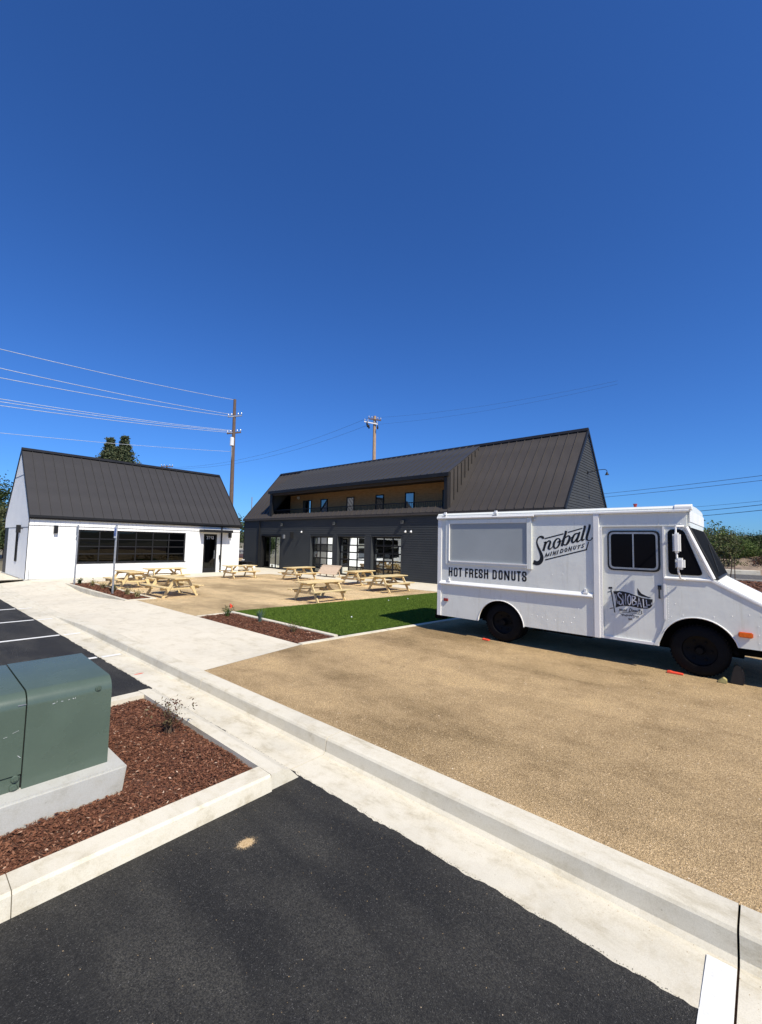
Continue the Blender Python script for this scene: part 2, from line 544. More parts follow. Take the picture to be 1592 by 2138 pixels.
def smooth_pts(pts, k=5):
    P = [np.array(p, float) for p in pts]
    if len(P) < 3:
        return P
    out = []
    for i in range(len(P) - 1):
        p0, p1, p2, p3 = P[max(i - 1, 0)], P[i], P[i + 1], P[min(i + 2, len(P) - 1)]
        for j in range(k):
            t = j / k
            out.append(0.5 * ((2 * p1) + (-p0 + p2) * t + (2 * p0 - 5 * p1 + 4 * p2 - p3) * t * t + (-p0 + 3 * p1 - 3 * p2 + p3) * t ** 3))
    out.append(P[-1])
    return out

def ribbon(mb, pts, place, smooth=True):
    """flat brush stroke; pts (a, b, width), place maps (a, b) to 3D"""
    P = smooth_pts(pts) if smooth else [np.array(p, float) for p in pts]
    vs_, fs = [], []
    for i, p in enumerate(P):
        d = P[min(i + 1, len(P) - 1)][:2] - P[max(i - 1, 0)][:2]
        d = d / (np.linalg.norm(d) + 1e-9)
        n = np.array((-d[1], d[0])) * p[2] / 2
        vs_ += [place(*(p[:2] + n)), place(*(p[:2] - n))]
        if i:
            fs.append((2 * i - 2, 2 * i - 1, 2 * i + 1, 2 * i))
    mb.add(vs_, fs)

def bar2d(mb, p, q, w, place, ext=True):
    p, q = np.array(p, float), np.array(q, float)
    d = (q - p) / (np.linalg.norm(q - p) + 1e-9)
    if ext:
        p, q = p - d * w / 2, q + d * w / 2
    n = np.array((-d[1], d[0])) * w / 2
    mb.add([place(*(p + n)), place(*(p - n)), place(*(q - n)), place(*(q + n))], [(0, 1, 2, 3)])

def polyband(mb, pts, w, place):
    """mitred flat band along a polyline; a repeated end point closes it"""
    P = [np.array(p, float)[:2] for p in pts]
    closed = np.allclose(P[0], P[-1]) and len(P) > 3
    if closed: P = P[:-1]
    n = len(P)
    A, B = [], []
    for i in range(n):
        dirs = []
        if i or closed: dirs.append(P[i] - P[i - 1])
        if i < n - 1 or closed: dirs.append(P[(i + 1) % n] - P[i])
        dirs = [d / (np.linalg.norm(d) + 1e-9) for d in dirs]
        c = P[i]
        if len(dirs) == 1:
            c = c + dirs[0] * (w / 2 if i else -w / 2)
            m_ = np.array((-dirs[0][1], dirs[0][0])) * w / 2
        else:
            n0, n1 = (np.array((-d[1], d[0])) for d in dirs)
            s_ = n0 + n1
            k = max(np.dot(s_, s_), .35)
            m_ = s_ / k * w
        A.append(c + m_)
        B.append(c - m_)
    vs_ = [place(*p) for p in A] + [place(*p) for p in B]
    fs = [(i, (i + 1) % n, n + (i + 1) % n, n + i) for i in range(n if closed else n - 1)]
    mb.add(vs_, fs)

def rounded(poly, r, k=4):
    out = []
    n = len(poly)
    for i in range(n):
        a, b_, c = (np.array(poly[(i - 1) % n]), np.array(poly[i]), np.array(poly[(i + 1) % n]))
        d1 = (a - b_) / np.linalg.norm(a - b_)
        d2 = (c - b_) / np.linalg.norm(c - b_)
        p, q = b_ + d1 * r, b_ + d2 * r
        for j in range(k + 1):
            t = j / k
            out.append(tuple((1 - t) ** 2 * p + 2 * t * (1 - t) * b_ + t * t * q))
    return out

def copy_tree(o, parent=None):
    c = o.copy()
    COL.objects.link(c)
    c.parent = parent
    for ch in o.children:
        copy_tree(ch, c)
    return c
LOGO= [[(3.268,2.304,0.026),(3.275,2.33,0.053),(3.301,2.348,0.042),(3.337,2.346,0.033),(3.373,2.319,0.027),(3.393,2.272,0.027),(3.396,2.223,0.031),(3.378,2.161,0.04),(3.347,2.091,0.047),(3.316,2.017,0.057),(3.299,1.951,0.068),(3.308,1.889,0.075),(3.348,1.839,0.082),(3.402,1.823,0.082),(3.443,1.835,0.089),(3.47,1.843,0.085)],[(3.257,2.24,0.018),(3.213,2.243,0.026),(3.218,2.234,0.048),(3.236,2.181,0.044),(3.258,2.106,0.044),(3.269,2.071,0.053)],[(3.218,2.208,0.02),(3.178,2.259,0.024),(3.143,2.268,0.03),(3.13,2.244,0.039),(3.144,2.2,0.039),(3.161,2.148,0.043),(3.164,2.122,0.041),(3.144,2.109,0.028),(3.114,2.127,0.017),(3.079,2.167,0.013)],[(2.98,2.32,0.019),(3.018,2.298,0.03),(3.053,2.241,0.041),(3.066,2.18,0.041),(3.054,2.137,0.034),(3.024,2.131,0.024),(2.985,2.16,0.03),(2.955,2.221,0.038),(2.946,2.277,0.034),(2.959,2.311,0.023),(2.98,2.32,0.019)],[(2.947,2.264,0.026),(2.98,2.251,0.026),(2.997,2.246,0.013)],[(2.947,2.264,0.017),(2.913,2.273,0.015),(2.879,2.312,0.015)],[(2.83,2.464,0.045),(2.844,2.397,0.041),(2.867,2.328,0.045),(2.885,2.259,0.045),(2.904,2.204,0.045),(2.912,2.169,0.039)],[(2.845,2.328,0.018),(2.809,2.361,0.022),(2.778,2.365,0.031),(2.765,2.333,0.04),(2.778,2.283,0.045),(2.806,2.228,0.04),(2.837,2.198,0.027),(2.868,2.2,0.023),(2.888,2.222,0.023)],[(2.76,2.333,0.018),(2.738,2.334,0.016),(2.703,2.357,0.018)],[(2.612,2.418,0.02),(2.659,2.407,0.027),(2.694,2.366,0.035),(2.721,2.302,0.04),(2.722,2.257,0.04),(2.7,2.246,0.029),(2.669,2.271,0.027),(2.634,2.33,0.022)],[(2.569,2.436,0.011),(2.588,2.429,0.035),(2.608,2.366,0.04),(2.63,2.307,0.04),(2.637,2.271,0.04),(2.618,2.26,0.026),(2.583,2.285,0.018),(2.553,2.317,0.015)],[(2.489,2.561,0.039),(2.5,2.496,0.041),(2.522,2.411,0.041),(2.544,2.331,0.041),(2.547,2.293,0.037),(2.528,2.288,0.026),(2.498,2.313,0.015)],[(2.405,2.582,0.039),(2.416,2.509,0.041),(2.438,2.429,0.041),(2.46,2.353,0.041),(2.462,2.309,0.039),(2.44,2.287,0.021),(2.402,2.287,0.017),(2.377,2.31,0.017),(2.364,2.339,0.03)],[(3.23,2.315,0.022),(2.887,2.406,0.021)],[(2.786,2.438,0.02),(2.542,2.51,0.02)],[(2.471,2.116,0.019),(2.432,2.252,0.019)],[(3.235,1.953,0.017),(3.208,2.02,0.017),(3.195,1.964,0.017),(3.149,2.039,0.016),(3.163,1.98,0.017)],[(3.128,1.986,0.018),(3.106,2.053,0.018)],[(3.08,1.994,0.016),(3.063,2.063,0.016),(3.042,2.004,0.016),(3.02,2.077,0.016)],[(3.004,2.016,0.018),(2.98,2.089,0.018)],[(2.941,2.042,0.016),(2.923,2.111,0.016),(2.891,2.112,0.016),(2.889,2.085,0.016),(2.905,2.052,0.016),(2.941,2.042,0.016)],[(2.833,2.134,0.016),(2.855,2.108,0.016),(2.851,2.07,0.016),(2.827,2.077,0.016),(2.813,2.114,0.016),(2.833,2.134,0.016)],[(2.789,2.083,0.015),(2.771,2.151,0.015),(2.745,2.093,0.015),(2.727,2.166,0.015)],[(2.683,2.18,0.015),(2.699,2.135,0.015),(2.688,2.115,0.015),(2.667,2.127,0.015),(2.649,2.185,0.015)],[(2.619,2.182,0.014),(2.567,2.2,0.014)],[(2.593,2.191,0.016),(2.613,2.132,0.016)],[(2.503,2.222,0.014),(2.531,2.215,0.014),(2.538,2.192,0.014),(2.521,2.175,0.014),(2.534,2.152,0.014),(2.559,2.158,0.014)],[(3.224,1.899,0.021),(2.469,2.116,0.02)]]
FLAG= [(2.041,1.39),(1.956,1.403),(1.883,1.401),(1.786,1.383),(1.691,1.349),(1.598,1.321),(1.506,1.309),(1.438,1.308),(1.444,1.253),(1.45,1.2),(1.478,1.161),(1.533,1.142),(1.611,1.138),(1.695,1.147),(1.79,1.158),(1.877,1.153),(1.946,1.135),(2.006,1.107),(2.0,1.173),(2.001,1.254),(2.017,1.334)]
TAIL= [(1.663,1.479),(1.638,1.438),(1.602,1.389),(1.528,1.354),(1.447,1.33),(1.506,1.327),(1.598,1.342),(1.649,1.361),(1.66,1.405)]
FLAG_LETTERS= [[(1.913,1.358,0.02),(1.94,1.375,0.02),(1.965,1.356,0.02),(1.958,1.316,0.02),(1.919,1.273,0.02),(1.895,1.238,0.02),(1.901,1.189,0.02),(1.926,1.167,0.02),(1.95,1.183,0.02),(1.949,1.221,0.02)],[(2.0,1.342,0.011),(1.975,1.186,0.011)],[(1.882,1.172,0.02),(1.889,1.336,0.02),(1.843,1.179,0.019),(1.845,1.356,0.019)],[(1.787,1.351,0.018),(1.809,1.316,0.018),(1.815,1.262,0.018),(1.806,1.199,0.018),(1.785,1.18,0.018),(1.768,1.213,0.018),(1.765,1.272,0.018),(1.77,1.331,0.018),(1.787,1.351,0.018)],[(1.742,1.174,0.018),(1.744,1.333,0.018),(1.701,1.327,0.018),(1.695,1.301,0.018),(1.731,1.26,0.018),(1.686,1.246,0.018),(1.685,1.206,0.018),(1.742,1.176,0.018)],[(1.662,1.166,0.018),(1.643,1.311,0.018),(1.608,1.165,0.018)],[(1.652,1.215,0.014),(1.617,1.216,0.014)],[(1.58,1.296,0.018),(1.571,1.163,0.018),(1.521,1.172,0.018)],[(1.534,1.285,0.016),(1.526,1.202,0.016),(1.486,1.209,0.016)],[(1.453,1.252,0.009),(1.462,1.22,0.009)]]
FLAG_INK= [[(2.074,1.412,0.016),(2.022,1.029,0.016)],[(2.099,1.445,0.032),(2.068,1.448,0.032)],[(2.125,1.371,0.012),(2.087,1.38,0.012)],[(2.094,1.083,0.013),(2.054,1.095,0.013)],[(1.952,1.053,0.01),(1.937,1.093,0.01),(1.928,1.067,0.01),(1.912,1.096,0.01),(1.915,1.058,0.01)],[(1.893,1.087,0.011),(1.893,1.06,0.011)],[(1.874,1.06,0.01),(1.873,1.087,0.01),(1.854,1.084,0.01),(1.854,1.062,0.01)],[(1.835,1.091,0.011),(1.834,1.064,0.011)],[(1.797,1.061,0.011),(1.779,1.119,0.011),(1.75,1.109,0.011),(1.761,1.073,0.011),(1.797,1.061,0.011)],[(1.736,1.095,0.009),(1.744,1.07,0.009),(1.727,1.069,0.009),(1.722,1.091,0.009),(1.736,1.095,0.009)],[(1.713,1.065,0.009),(1.708,1.093,0.009),(1.694,1.089,0.009),(1.697,1.065,0.009)],[(1.682,1.093,0.009),(1.685,1.069,0.009),(1.668,1.068,0.009),(1.663,1.092,0.009)],[(1.656,1.104,0.01),(1.614,1.109,0.01)],[(1.637,1.111,0.01),(1.643,1.063,0.01)],[(1.598,1.095,0.009),(1.617,1.082,0.009),(1.601,1.068,0.009),(1.604,1.05,0.009)],[(1.943,1.019,0.008),(1.889,1.035,0.008),(1.831,1.043,0.008),(1.721,1.043,0.008),(1.613,1.04,0.008),(1.599,1.058,0.008)],[(1.919,0.998,0.008),(1.885,1.007,0.008),(1.905,0.975,0.008),(1.87,0.999,0.008),(1.861,0.981,0.008),(1.841,1.002,0.008),(1.846,0.964,0.008),(1.826,1.007,0.008),(1.817,0.986,0.008),(1.798,1.007,0.008),(1.788,0.987,0.008),(1.769,1.011,0.008),(1.76,0.991,0.008),(1.745,1.019,0.008),(1.731,0.994,0.008)],[(1.731,0.997,0.009),(1.651,0.997,0.009)],[(1.732,0.965,0.007),(1.708,0.971,0.007)],[(1.689,0.973,0.006),(1.647,0.976,0.006)],[(1.808,0.948,0.008),(1.799,0.922,0.008),(1.789,0.945,0.008),(1.78,0.927,0.008),(1.765,0.95,0.008),(1.761,0.93,0.008),(1.749,0.926,0.008)]]
WORDS= [('H',5.444,5.344,1.639,1.442),('O',5.31,5.209,1.64,1.439),('T',5.183,5.094,1.64,1.441),('F',5.016,4.94,1.639,1.445),('R',4.914,4.812,1.637,1.443),('E',4.777,4.699,1.638,1.443),('S',4.681,4.582,1.64,1.443),('H',4.553,4.452,1.642,1.443),('D',4.355,4.255,1.64,1.444),('O',4.217,4.122,1.641,1.444),('N',4.089,3.97,1.639,1.445),('U',3.934,3.84,1.642,1.445),('T',3.817,3.728,1.645,1.441),('S',3.705,3.609,1.646,1.444)]

# ================================================================== the setting
sheet('ground', [(-900, -900), (900, -900), (900, 900), (-900, 900)], -0.06, 'ground', kind='structure')

# parking lot: asphalt sheet with a ragged edge along the gutter
def ragged_lot():
    ys = np.concatenate([np.arange(-1.5, 12, 0.03), np.arange(12, 45, 0.25)])
    e = 2.655 + np.cumsum(RNG.normal(0, .006, len(ys)))
    e = 2.655 + (e - np.convolve(e, np.ones(25) / 25, 'same')) * 0.8 + RNG.normal(0, .003, len(ys))
    e = np.clip(e, 2.63, 2.69)
    n = len(ys)
    V = np.zeros((2 * n, 3))
    V[:n, 0], V[:n, 1] = -2, ys
    V[n:, 0], V[n:, 1] = e, ys
    V[:, 2] = 0.006
    i = np.arange(n - 1)
    F = np.stack([i, n + i, n + i + 1, i + 1], 1)
    k = len(V)
    V = np.vstack([V, [(-60, -40, .006), (-2, -40, .006), (-2, 45, .006), (-60, 45, .006), (-2, -40, .0061), (2.655, -40, .0061), (2.655, -1.5, .0061), (-2, -1.5, .0061)]])
    F = np.vstack([F, [(k, k + 1, k + 2, k + 3), (k + 4, k + 5, k + 6, k + 7)]])
    return np_mesh('parking_lot', V, F)
lot = tag(link('parking_lot', ragged_lot(), None, 'asphalt'), kind='structure')

# kerb and gutter in cast lengths; the kerb drops to nothing at the ramp
def sstep(a, b_, x):
    t = min(1, max(0, (x - a) / (b_ - a)))
    return t * t * (3 - 2 * t)

def kerb_h(y):
    return 0.15 * (1 - sstep(10.8, 15.6, y)) + 0.004

kerb = root('kerb', (3, 0, 0), kind='structure')
joints = [-12.0, -9.0, -5.95, -2.9, 0.17, 3.43, 6.12, 8.98, 11.5, 13.2, 16.2, 19.2, 22.2, 25.2, 28.2, 31.2]
for a, b_ in zip(joints[:-1], joints[1:]):
    mb = MB()
    ys = [a + .0055] + list(np.linspace(a + .0055, b_ - .0055, 8 if a > 8 else 3)[1:])
    rings = []
    for y in ys:
        h = kerb_h(y)
        prof = [(2.58, -.15), (2.58, .001), (3.07, -.004), (3.098, .002 + .02 * h / .15), (3.114, h * .84), (3.128, h * .95), (3.15, h), (3.335, h + .001), (3.335, -.15)]
        rings.append([(x, y, z) for x, z in prof])
    n = len(rings[0])
    vs_ = [p for r_ in rings for p in r_]
    fs = [(i * n + j, i * n + (j + 1) % n, (i + 1) * n + (j + 1) % n, (i + 1) * n + j) for i in range(len(ys) - 1) for j in range(n)]
    fs += [tuple(range(n)), tuple(range((len(ys) - 1) * n, len(ys) * n))[::-1]]
    mb.add(vs_, fs)
    mb.build('kerb_segment', 'concrete', kerb)
MB().box(2.6, 3.33, -12, 31, -.16, -.02).build('joint_filler', 'soil', kerb)

# concrete path with the dip of the kerb ramp
def path_z(x, y):
    t = min(1, max(0, (x - 3.33) / 1.85))
    dip_k = sstep(10.8, 15.6, y) * (1 - sstep(26, 30, y) * .6)
    dip_p = sstep(15.2, 18.5, y) * (1 - sstep(19.8, 22.6, y))
    return 0.152 - 0.148 * ((1 - t) * dip_k + t * dip_p)
def path_mesh():
    xs = np.linspace(0, 1, 15)
    ys = np.linspace(0, 1, 90)
    V = []
    for v in ys:
        for u in xs:
            x = 3.338 + u * (5.46 - 3.338)
            y0 = 6.5 + (x - 3.33) * .155
            y = y0 + v * (25.6 - y0)
            V.append((x, y, path_z(x, y)))
    F = []
    for j in range(89):
        for i in range(14):
            k = j * 15 + i
            F.append((k, k + 1, k + 16, k + 15))
    return np_mesh('path', np.array(V), np.array(F))
tag(link('path', path_mesh(), None, 'path'), kind='structure')
pv = root('pavement', (10, 24, .15), kind='structure')
sheet('slab', [(5.462, 22.75), (15.6, 22.75), (15.6, 25.6), (5.462, 25.6)], .151, 'path', pv)
sheet('slab', [(15.602, 10.25), (18.9, 9.95), (18.9, 32), (15.602, 32)], .151, 'path', pv)
sheet('slab', [(-6, 25.602), (4.4, 25.602), (4.4, 45), (-6, 45)], .115, 'path', pv)
sheet('slab', [(3.338, 25.603), (4.4, 25.603), (4.4, 26.2), (3.338, 26.2)], .149, 'path', pv)
# shallow control joints in the slabs
for y in (24.1,):
    MB().box(5.47, 15.59, y, y + .012, .1512, .1520).build('control_joint', 'grey_concrete', pv)

sheet('courtyard', [(5.45, 11.15), (6.58, 11.15), (6.58, 11.29), (15.3, 10.29), (15.61, 10.26), (15.61, 22.76), (5.45, 22.76)], .146, 'courtyard', kind='structure')
sheet('gravel_yard', [(3.336, -40), (28, -40), (28, 4), (18.5, 5.2), (10.2, 6.33), (5.5, 6.86), (3.336, 6.52)], .148, 'gravel', kind='structure')
sheet('verge', [(28.002, -60), (39.4, -60), (39.4, 60), (28.002, 60)], .10, 'soil', kind='structure')
sheet('road', [(39.6, -300), (51.5, -300), (51.5, 300), (39.6, 300)], .03, 'road', kind='structure')
MB().box(39.35, 39.62, -200, 200, -.1, .2).build('kerb', 'concrete', None)
bpy.data.objects['kerb.001']['kind'] = 'structure'
sheet('yard', [(18.6, 4.5), (28, 3.9), (28, 60), (18.6, 60)], .05, 'gravel', kind='structure')

# flush concrete bands round the lawn and the bark bed
band = root('edging_band', (8, 7, .1), kind='structure')
def strip(pts, w, z0, z1, mat='concrete'):
    for (x0, y0), (x1, y1) in zip(pts[:-1], pts[1:]):
        MB().prism([(x0, y0), (x1, y1), (x1, y1 + w), (x0, y0 + w)], 'z', z0, z1).build('band_length', mat, band, bev=.008)
strip([(5.47, 6.815), (7.8, 6.57)], .13, .0, .166)
strip([(7.806, 6.569), (10.2, 6.30)], .13, .0, .166)
strip([(10.206, 6.299), (18.5, 5.2)], .13, .0, .166)
MB().box(6.44, 6.57, 6.96, 9.1, 0, .166).build('band_length', 'concrete', band, bev=.008)
MB().box(6.44, 6.57, 9.106, 11.3, 0, .166).build('band_length', 'concrete', band, bev=.008)
MB().box(5.47, 6.44, 11.12, 11.22, 0, .162).build('band_length', 'concrete', band, bev=.008)

# lawn of artificial turf
lawn_poly = [(6.57, 6.85), (10.2, 6.45), (18.5, 5.35), (18.5, 9.94), (15.3, 10.28), (6.57, 11.28)]
lawn = sheet('lawn', lawn_poly, .156, 'turf', kind='structure')
def in_poly(px, py, poly):
    inside = np.zeros(len(px), bool)
    n = len(poly)
    for i in range(n):
        x0, y0 = poly[i]
        x1, y1 = poly[(i + 1) % n]
        c = (y0 > py) != (y1 > py)
        with np.errstate(divide='ignore', invalid='ignore'):
            xi = (x1 - x0) * (py - y0) / (y1 - y0 + 1e-12) + x0
        inside ^= c & (px < xi)
    return inside
def blades():
    n = 170000
    x = RNG.uniform(6.6, 16.5, n)
    y = RNG.uniform(5.5, 11.3, n)
    k = in_poly(x, y, lawn_poly) & (y > 6.85 - (x - 6.57) * .11 + .03)
    x, y = x[k], y[k]
    n = len(x)
    a = RNG.uniform(0, 2 * np.pi, n)
    w = RNG.uniform(.003, .007, n)
    h = RNG.uniform(.015, .034, n)
    lx, ly = RNG.normal(0, .012, n), RNG.normal(.006, .012, n)
    b0 = np.stack([x - w * np.cos(a), y - w * np.sin(a), np.full(n, .155)], 1)
    b1 = np.stack([x + w * np.cos(a), y + w * np.sin(a), np.full(n, .155)], 1)
    t = np.stack([x + lx, y + ly, .155 + h], 1)
    V = np.stack([b0, b1, t], 1).reshape(-1, 3)
    return np_mesh('turf_blades', V, np.arange(3 * n).reshape(-1, 3))
tag(link('turf_grass', blades(), None, 'blades'), 'short green artificial grass beside the parked truck', 'grass', kind='stuff')

# bark mulch
def chips(name, n, gen, z, lmin, lmax, label):
    x, y = gen(n)
    n = len(x)
    L = RNG.uniform(lmin, lmax, n)
    W_ = L * RNG.uniform(.16, .42, n)
    az = RNG.uniform(0, 2 * np.pi, n)
    tilt = RNG.normal(0, .28, n)
    rollv = RNG.normal(0, .45, n)
    ux = np.stack([np.cos(az) * np.cos(tilt), np.sin(az) * np.cos(tilt), np.sin(tilt)], 1)
    vx = np.stack([-np.sin(az) * np.cos(rollv), np.cos(az) * np.cos(rollv), np.sin(rollv)], 1)
    hump = .008 * np.sin(x * 5.1) * np.sin(y * 4.3) + .006 * np.sin(x * 13 + y * 7)
    c = np.stack([x, y, z + RNG.uniform(.002, .02, n) + hump], 1)
    U, Vv = ux * L[:, None] / 2, vx * W_[:, None] / 2
    nn = np.cross(ux, vx) * (W_[:, None] * .22)
    P = np.stack([c - U, c - Vv + nn * .5, c + U, c + Vv + nn * .5, c + nn], 1)
    base = np.arange(n)[:, None] * 5
    F = np.concatenate([base + np.array([[0, 1, 4]]), base + np.array([[1, 2, 4]]), base + np.array([[2, 3, 4]]), base + np.array([[3, 0, 4]])], 0)
    o = link(name, np_mesh(name, P.reshape(-1, 3), F), None, 'chips')
    return tag(o, label, 'mulch', kind='stuff')
def island_gen(n):
    x, y = RNG.uniform(-.6, 2.335, n), RNG.uniform(3.45, 6.1, n)
    k = ~((x < 1.43) & (y > 4.0) & (y < 5.3))
    return x[k], y[k]
MB().box(-6, 2.335, 3.44, 6.09, .0, .075).build('soil_bed', 'soil')['kind'] = 'structure'
chips('bark_mulch', 95000, island_gen, .078, .010, .044, 'reddish brown bark chips round the green utility cabinet')
sheet('soil_bed', [(5.46, 6.9), (6.45, 6.86), (6.45, 11.13), (5.46, 11.13)], .130, 'soil', kind='structure')
def bed_gen(n):
    return RNG.uniform(5.48, 6.44, n), RNG.uniform(6.93, 11.12, n)
chips('bark_mulch', 20000, bed_gen, .132, .015, .06, 'brown bark chips in the strip bed beside the lawn')
sheet('soil_bed', [(5.25, 15.45), (5.98, 15.45), (5.98, 22.25), (5.25, 22.25)], .150, 'soil', kind='structure')
def pl_gen(n):
    return RNG.uniform(5.25, 5.98, n), RNG.uniform(15.45, 22.25, n)
chips('bark_mulch', 9000, pl_gen, .150, .03, .10, 'dark brown bark chips round the two parking sign posts')
def verge_gen(n):
    return RNG.uniform(28, 39.3, n), RNG.uniform(-6, 14, n)
chips('bark_mulch', 9000, verge_gen, .10, .12, .35, 'reddish bark mulch on the verge beyond the truck')
pk = root('planter_kerb', (5.6, 18.8, .1), kind='structure')
MB().box(5.13, 5.25, 15.33, 18.8, -.1, .176).build('kerb_segment', 'concrete', pk, bev=.01)
MB().box(5.13, 5.25, 18.806, 22.37, -.1, .176).build('kerb_segment', 'concrete', pk, bev=.01)
MB().box(5.98, 6.10, 15.33, 18.8, 0, .172).build('kerb_segment', 'concrete', pk, bev=.01)
MB().box(5.98, 6.10, 18.806, 22.37, 0, .172).build('kerb_segment', 'concrete', pk, bev=.01)
MB().box(5.25, 5.98, 15.33, 15.45, 0, .173).build('kerb_segment', 'concrete', pk, bev=.01)
MB().box(5.25, 5.98, 22.25, 22.37, 0, .173).build('kerb_segment', 'concrete', pk, bev=.01)

# kerb of the parking island
ik = root('island_kerb', (1, 4.7, 0), kind='structure')
def ikerb_y(x0, x1, yo, yi):
    lo, hi = (yo, yi)
    s = 1 if yi > yo else -1
    MB().prism([(yo - s * .02, -.05), (yo - s * .02, .0), (yo, .118), (yo + s * .018, .136), (yi, .138), (yi, -.05)], 'x', x0, x1).build('kerb_segment', 'concrete', ik)
ikerb_y(-6, -2.4, 3.26, 3.46)
ikerb_y(-2.39, .6, 3.26, 3.46)
ikerb_y(.605, 2.33, 3.26, 3.46)
ikerb_y(-6, -1.0, 6.28, 6.08)
ikerb_y(-.995, 2.33, 6.28, 6.08)
MB().prism([(2.332, -.05), (2.332, .1385), (2.46, .137), (2.53, .11), (2.63, .008), (2.66, -.05)], 'y', 3.2605, 6.2795).build('kerb_segment', 'concrete', ik)

# painted stall lines
for y, lab in ((16.5, 'farthest white stall line by the kerb ramp'), (14.05, 'white stall line second from the kerb ramp'), (11.55, 'white stall line third from the kerb ramp'), (8.98, 'white stall line just behind the green cabinet')):
    mb = MB()
    mb.box(-3.0, 2.62, y, y + .10, .0085, .0115).box(2.7, 3.01, y, y + .10, .0005, .0035)
    tag(mb.build('stall_line', 'paint'), lab, 'road marking', 'painted stall lines')
mb = MB()
mb.box(-3.0, 2.668, .175, .30, .0085, .0115).box(2.675, 3.04, .175, .30, .0005, .0035)
tag(mb.build('stall_line', 'paint'), 'broad white paint line on the gutter in the foreground', 'road marking', 'painted stall lines')

def blob(name, cx, cy, z, rx, ry, mat, seed, h=.004, n=26):
    rr = random.Random(seed)
    mb = MB()
    ph = [rr.uniform(0, 6.28) for _ in range(4)]
    ring, inner = [], []
    for i in range(n):
        t = 2 * math.pi * i / n
        k = 1 + .16 * math.sin(2 * t + ph[0]) + .12 * math.sin(3 * t + ph[1]) + .1 * math.sin(7 * t + ph[2])
        ring.append((cx + rx * k * math.cos(t), cy + ry * k * math.sin(t), z))
        inner.append((cx + rx * .6 * k * math.cos(t), cy + ry * .6 * k * math.sin(t), z + h))
    mb.add(ring + inner + [(cx, cy, z + h * 1.1)], [(i, (i + 1) % n, n + (i + 1) % n, n + i) for i in range(n)] + [(n + i, n + (i + 1) % n, 2 * n) for i in range(n)])
    return mb.build(name, mat, None, smooth=True)
def grains(name, cx, cy, z, r_, n, mat, lab, cat):
    x = cx + RNG.normal(0, r_, n)
    y = cy + RNG.normal(0, r_ * .75, n)
    k = np.exp(-((x - cx) ** 2 + ((y - cy) / .75) ** 2) / (2 * r_ * r_))
    s = RNG.uniform(.0015, .0045, n) * (.6 + k)
    a = RNG.uniform(0, 6.28, n)
    P = np.zeros((n, 4, 3))
    for i in range(3):
        t = a + i * 2.094
        P[:, i] = np.stack([x + s * np.cos(t), y + s * np.sin(t), np.full(n, z)], 1)
    P[:, 3] = np.stack([x, y, z + s * .6 + .003 * k], 1)
    b_ = np.arange(n)[:, None] * 4
    F = np.concatenate([b_ + np.array([[0, 1, 3]]), b_ + np.array([[1, 2, 3]]), b_ + np.array([[2, 0, 3]])], 0)
    return tag(link(name, np_mesh(name, P.reshape(-1, 3), F), None, mat), lab, cat, kind='stuff')
grains('sand_spill', 1.83, 2.83, .006, .028, 2600, 'pebbles', 'small pale sand patch on the foreground asphalt', 'sand')
def crumbs(name, n, gen, z, smin, smax, mat, lab):
    x, y = gen(n)
    n = len(x)
    s = RNG.uniform(smin, smax, n)
    a = RNG.uniform(0, 6.28, n)
    P = np.zeros((n, 4, 3))
    for i in range(3):
        t = a + i * 2.094
        P[:, i] = np.stack([x + s * np.cos(t), y + s * np.sin(t), np.full(n, z)], 1)
    P[:, 3] = np.stack([x, y, z + s * .9], 1)
    b_ = np.arange(n)[:, None] * 4
    F = np.concatenate([b_ + np.array([[0, 1, 3]]), b_ + np.array([[1, 2, 3]]), b_ + np.array([[2, 0, 3]])], 0)
    return tag(link(name, np_mesh(name, P.reshape(-1, 3), F), None, mat), lab, 'grit', kind='stuff')
crumbs('loose_grit', 500, lambda n: (RNG.uniform(-.3, 2.62, n), RNG.uniform(-.6, 3.2, n)), .006, .0015, .0035, 'pebbles', 'scattered pale grit on the foreground asphalt')
crumbs('loose_grit', 900, lambda n: (np.clip(3.07 - np.abs(RNG.normal(0, .10, n)), 2.72, 3.07), RNG.uniform(-.5, 9, n)), -.002, .001, .0035, 'pebbles', 'scattered sandy grit along the concrete gutter')
crumbs('asphalt_crumbs', 1500, lambda n: (2.662 + np.abs(RNG.normal(0, .009, n)), RNG.uniform(-.5, 9, n)), .001, .001, .0035, 'asphalt', 'black asphalt crumbs along the gutter edge')
tag(blob('paint_mark', 2.79, 7.53, .0005, .06, .022, 'red_plastic', 8, .001), 'small red survey paint mark on the gutter', 'paint mark')

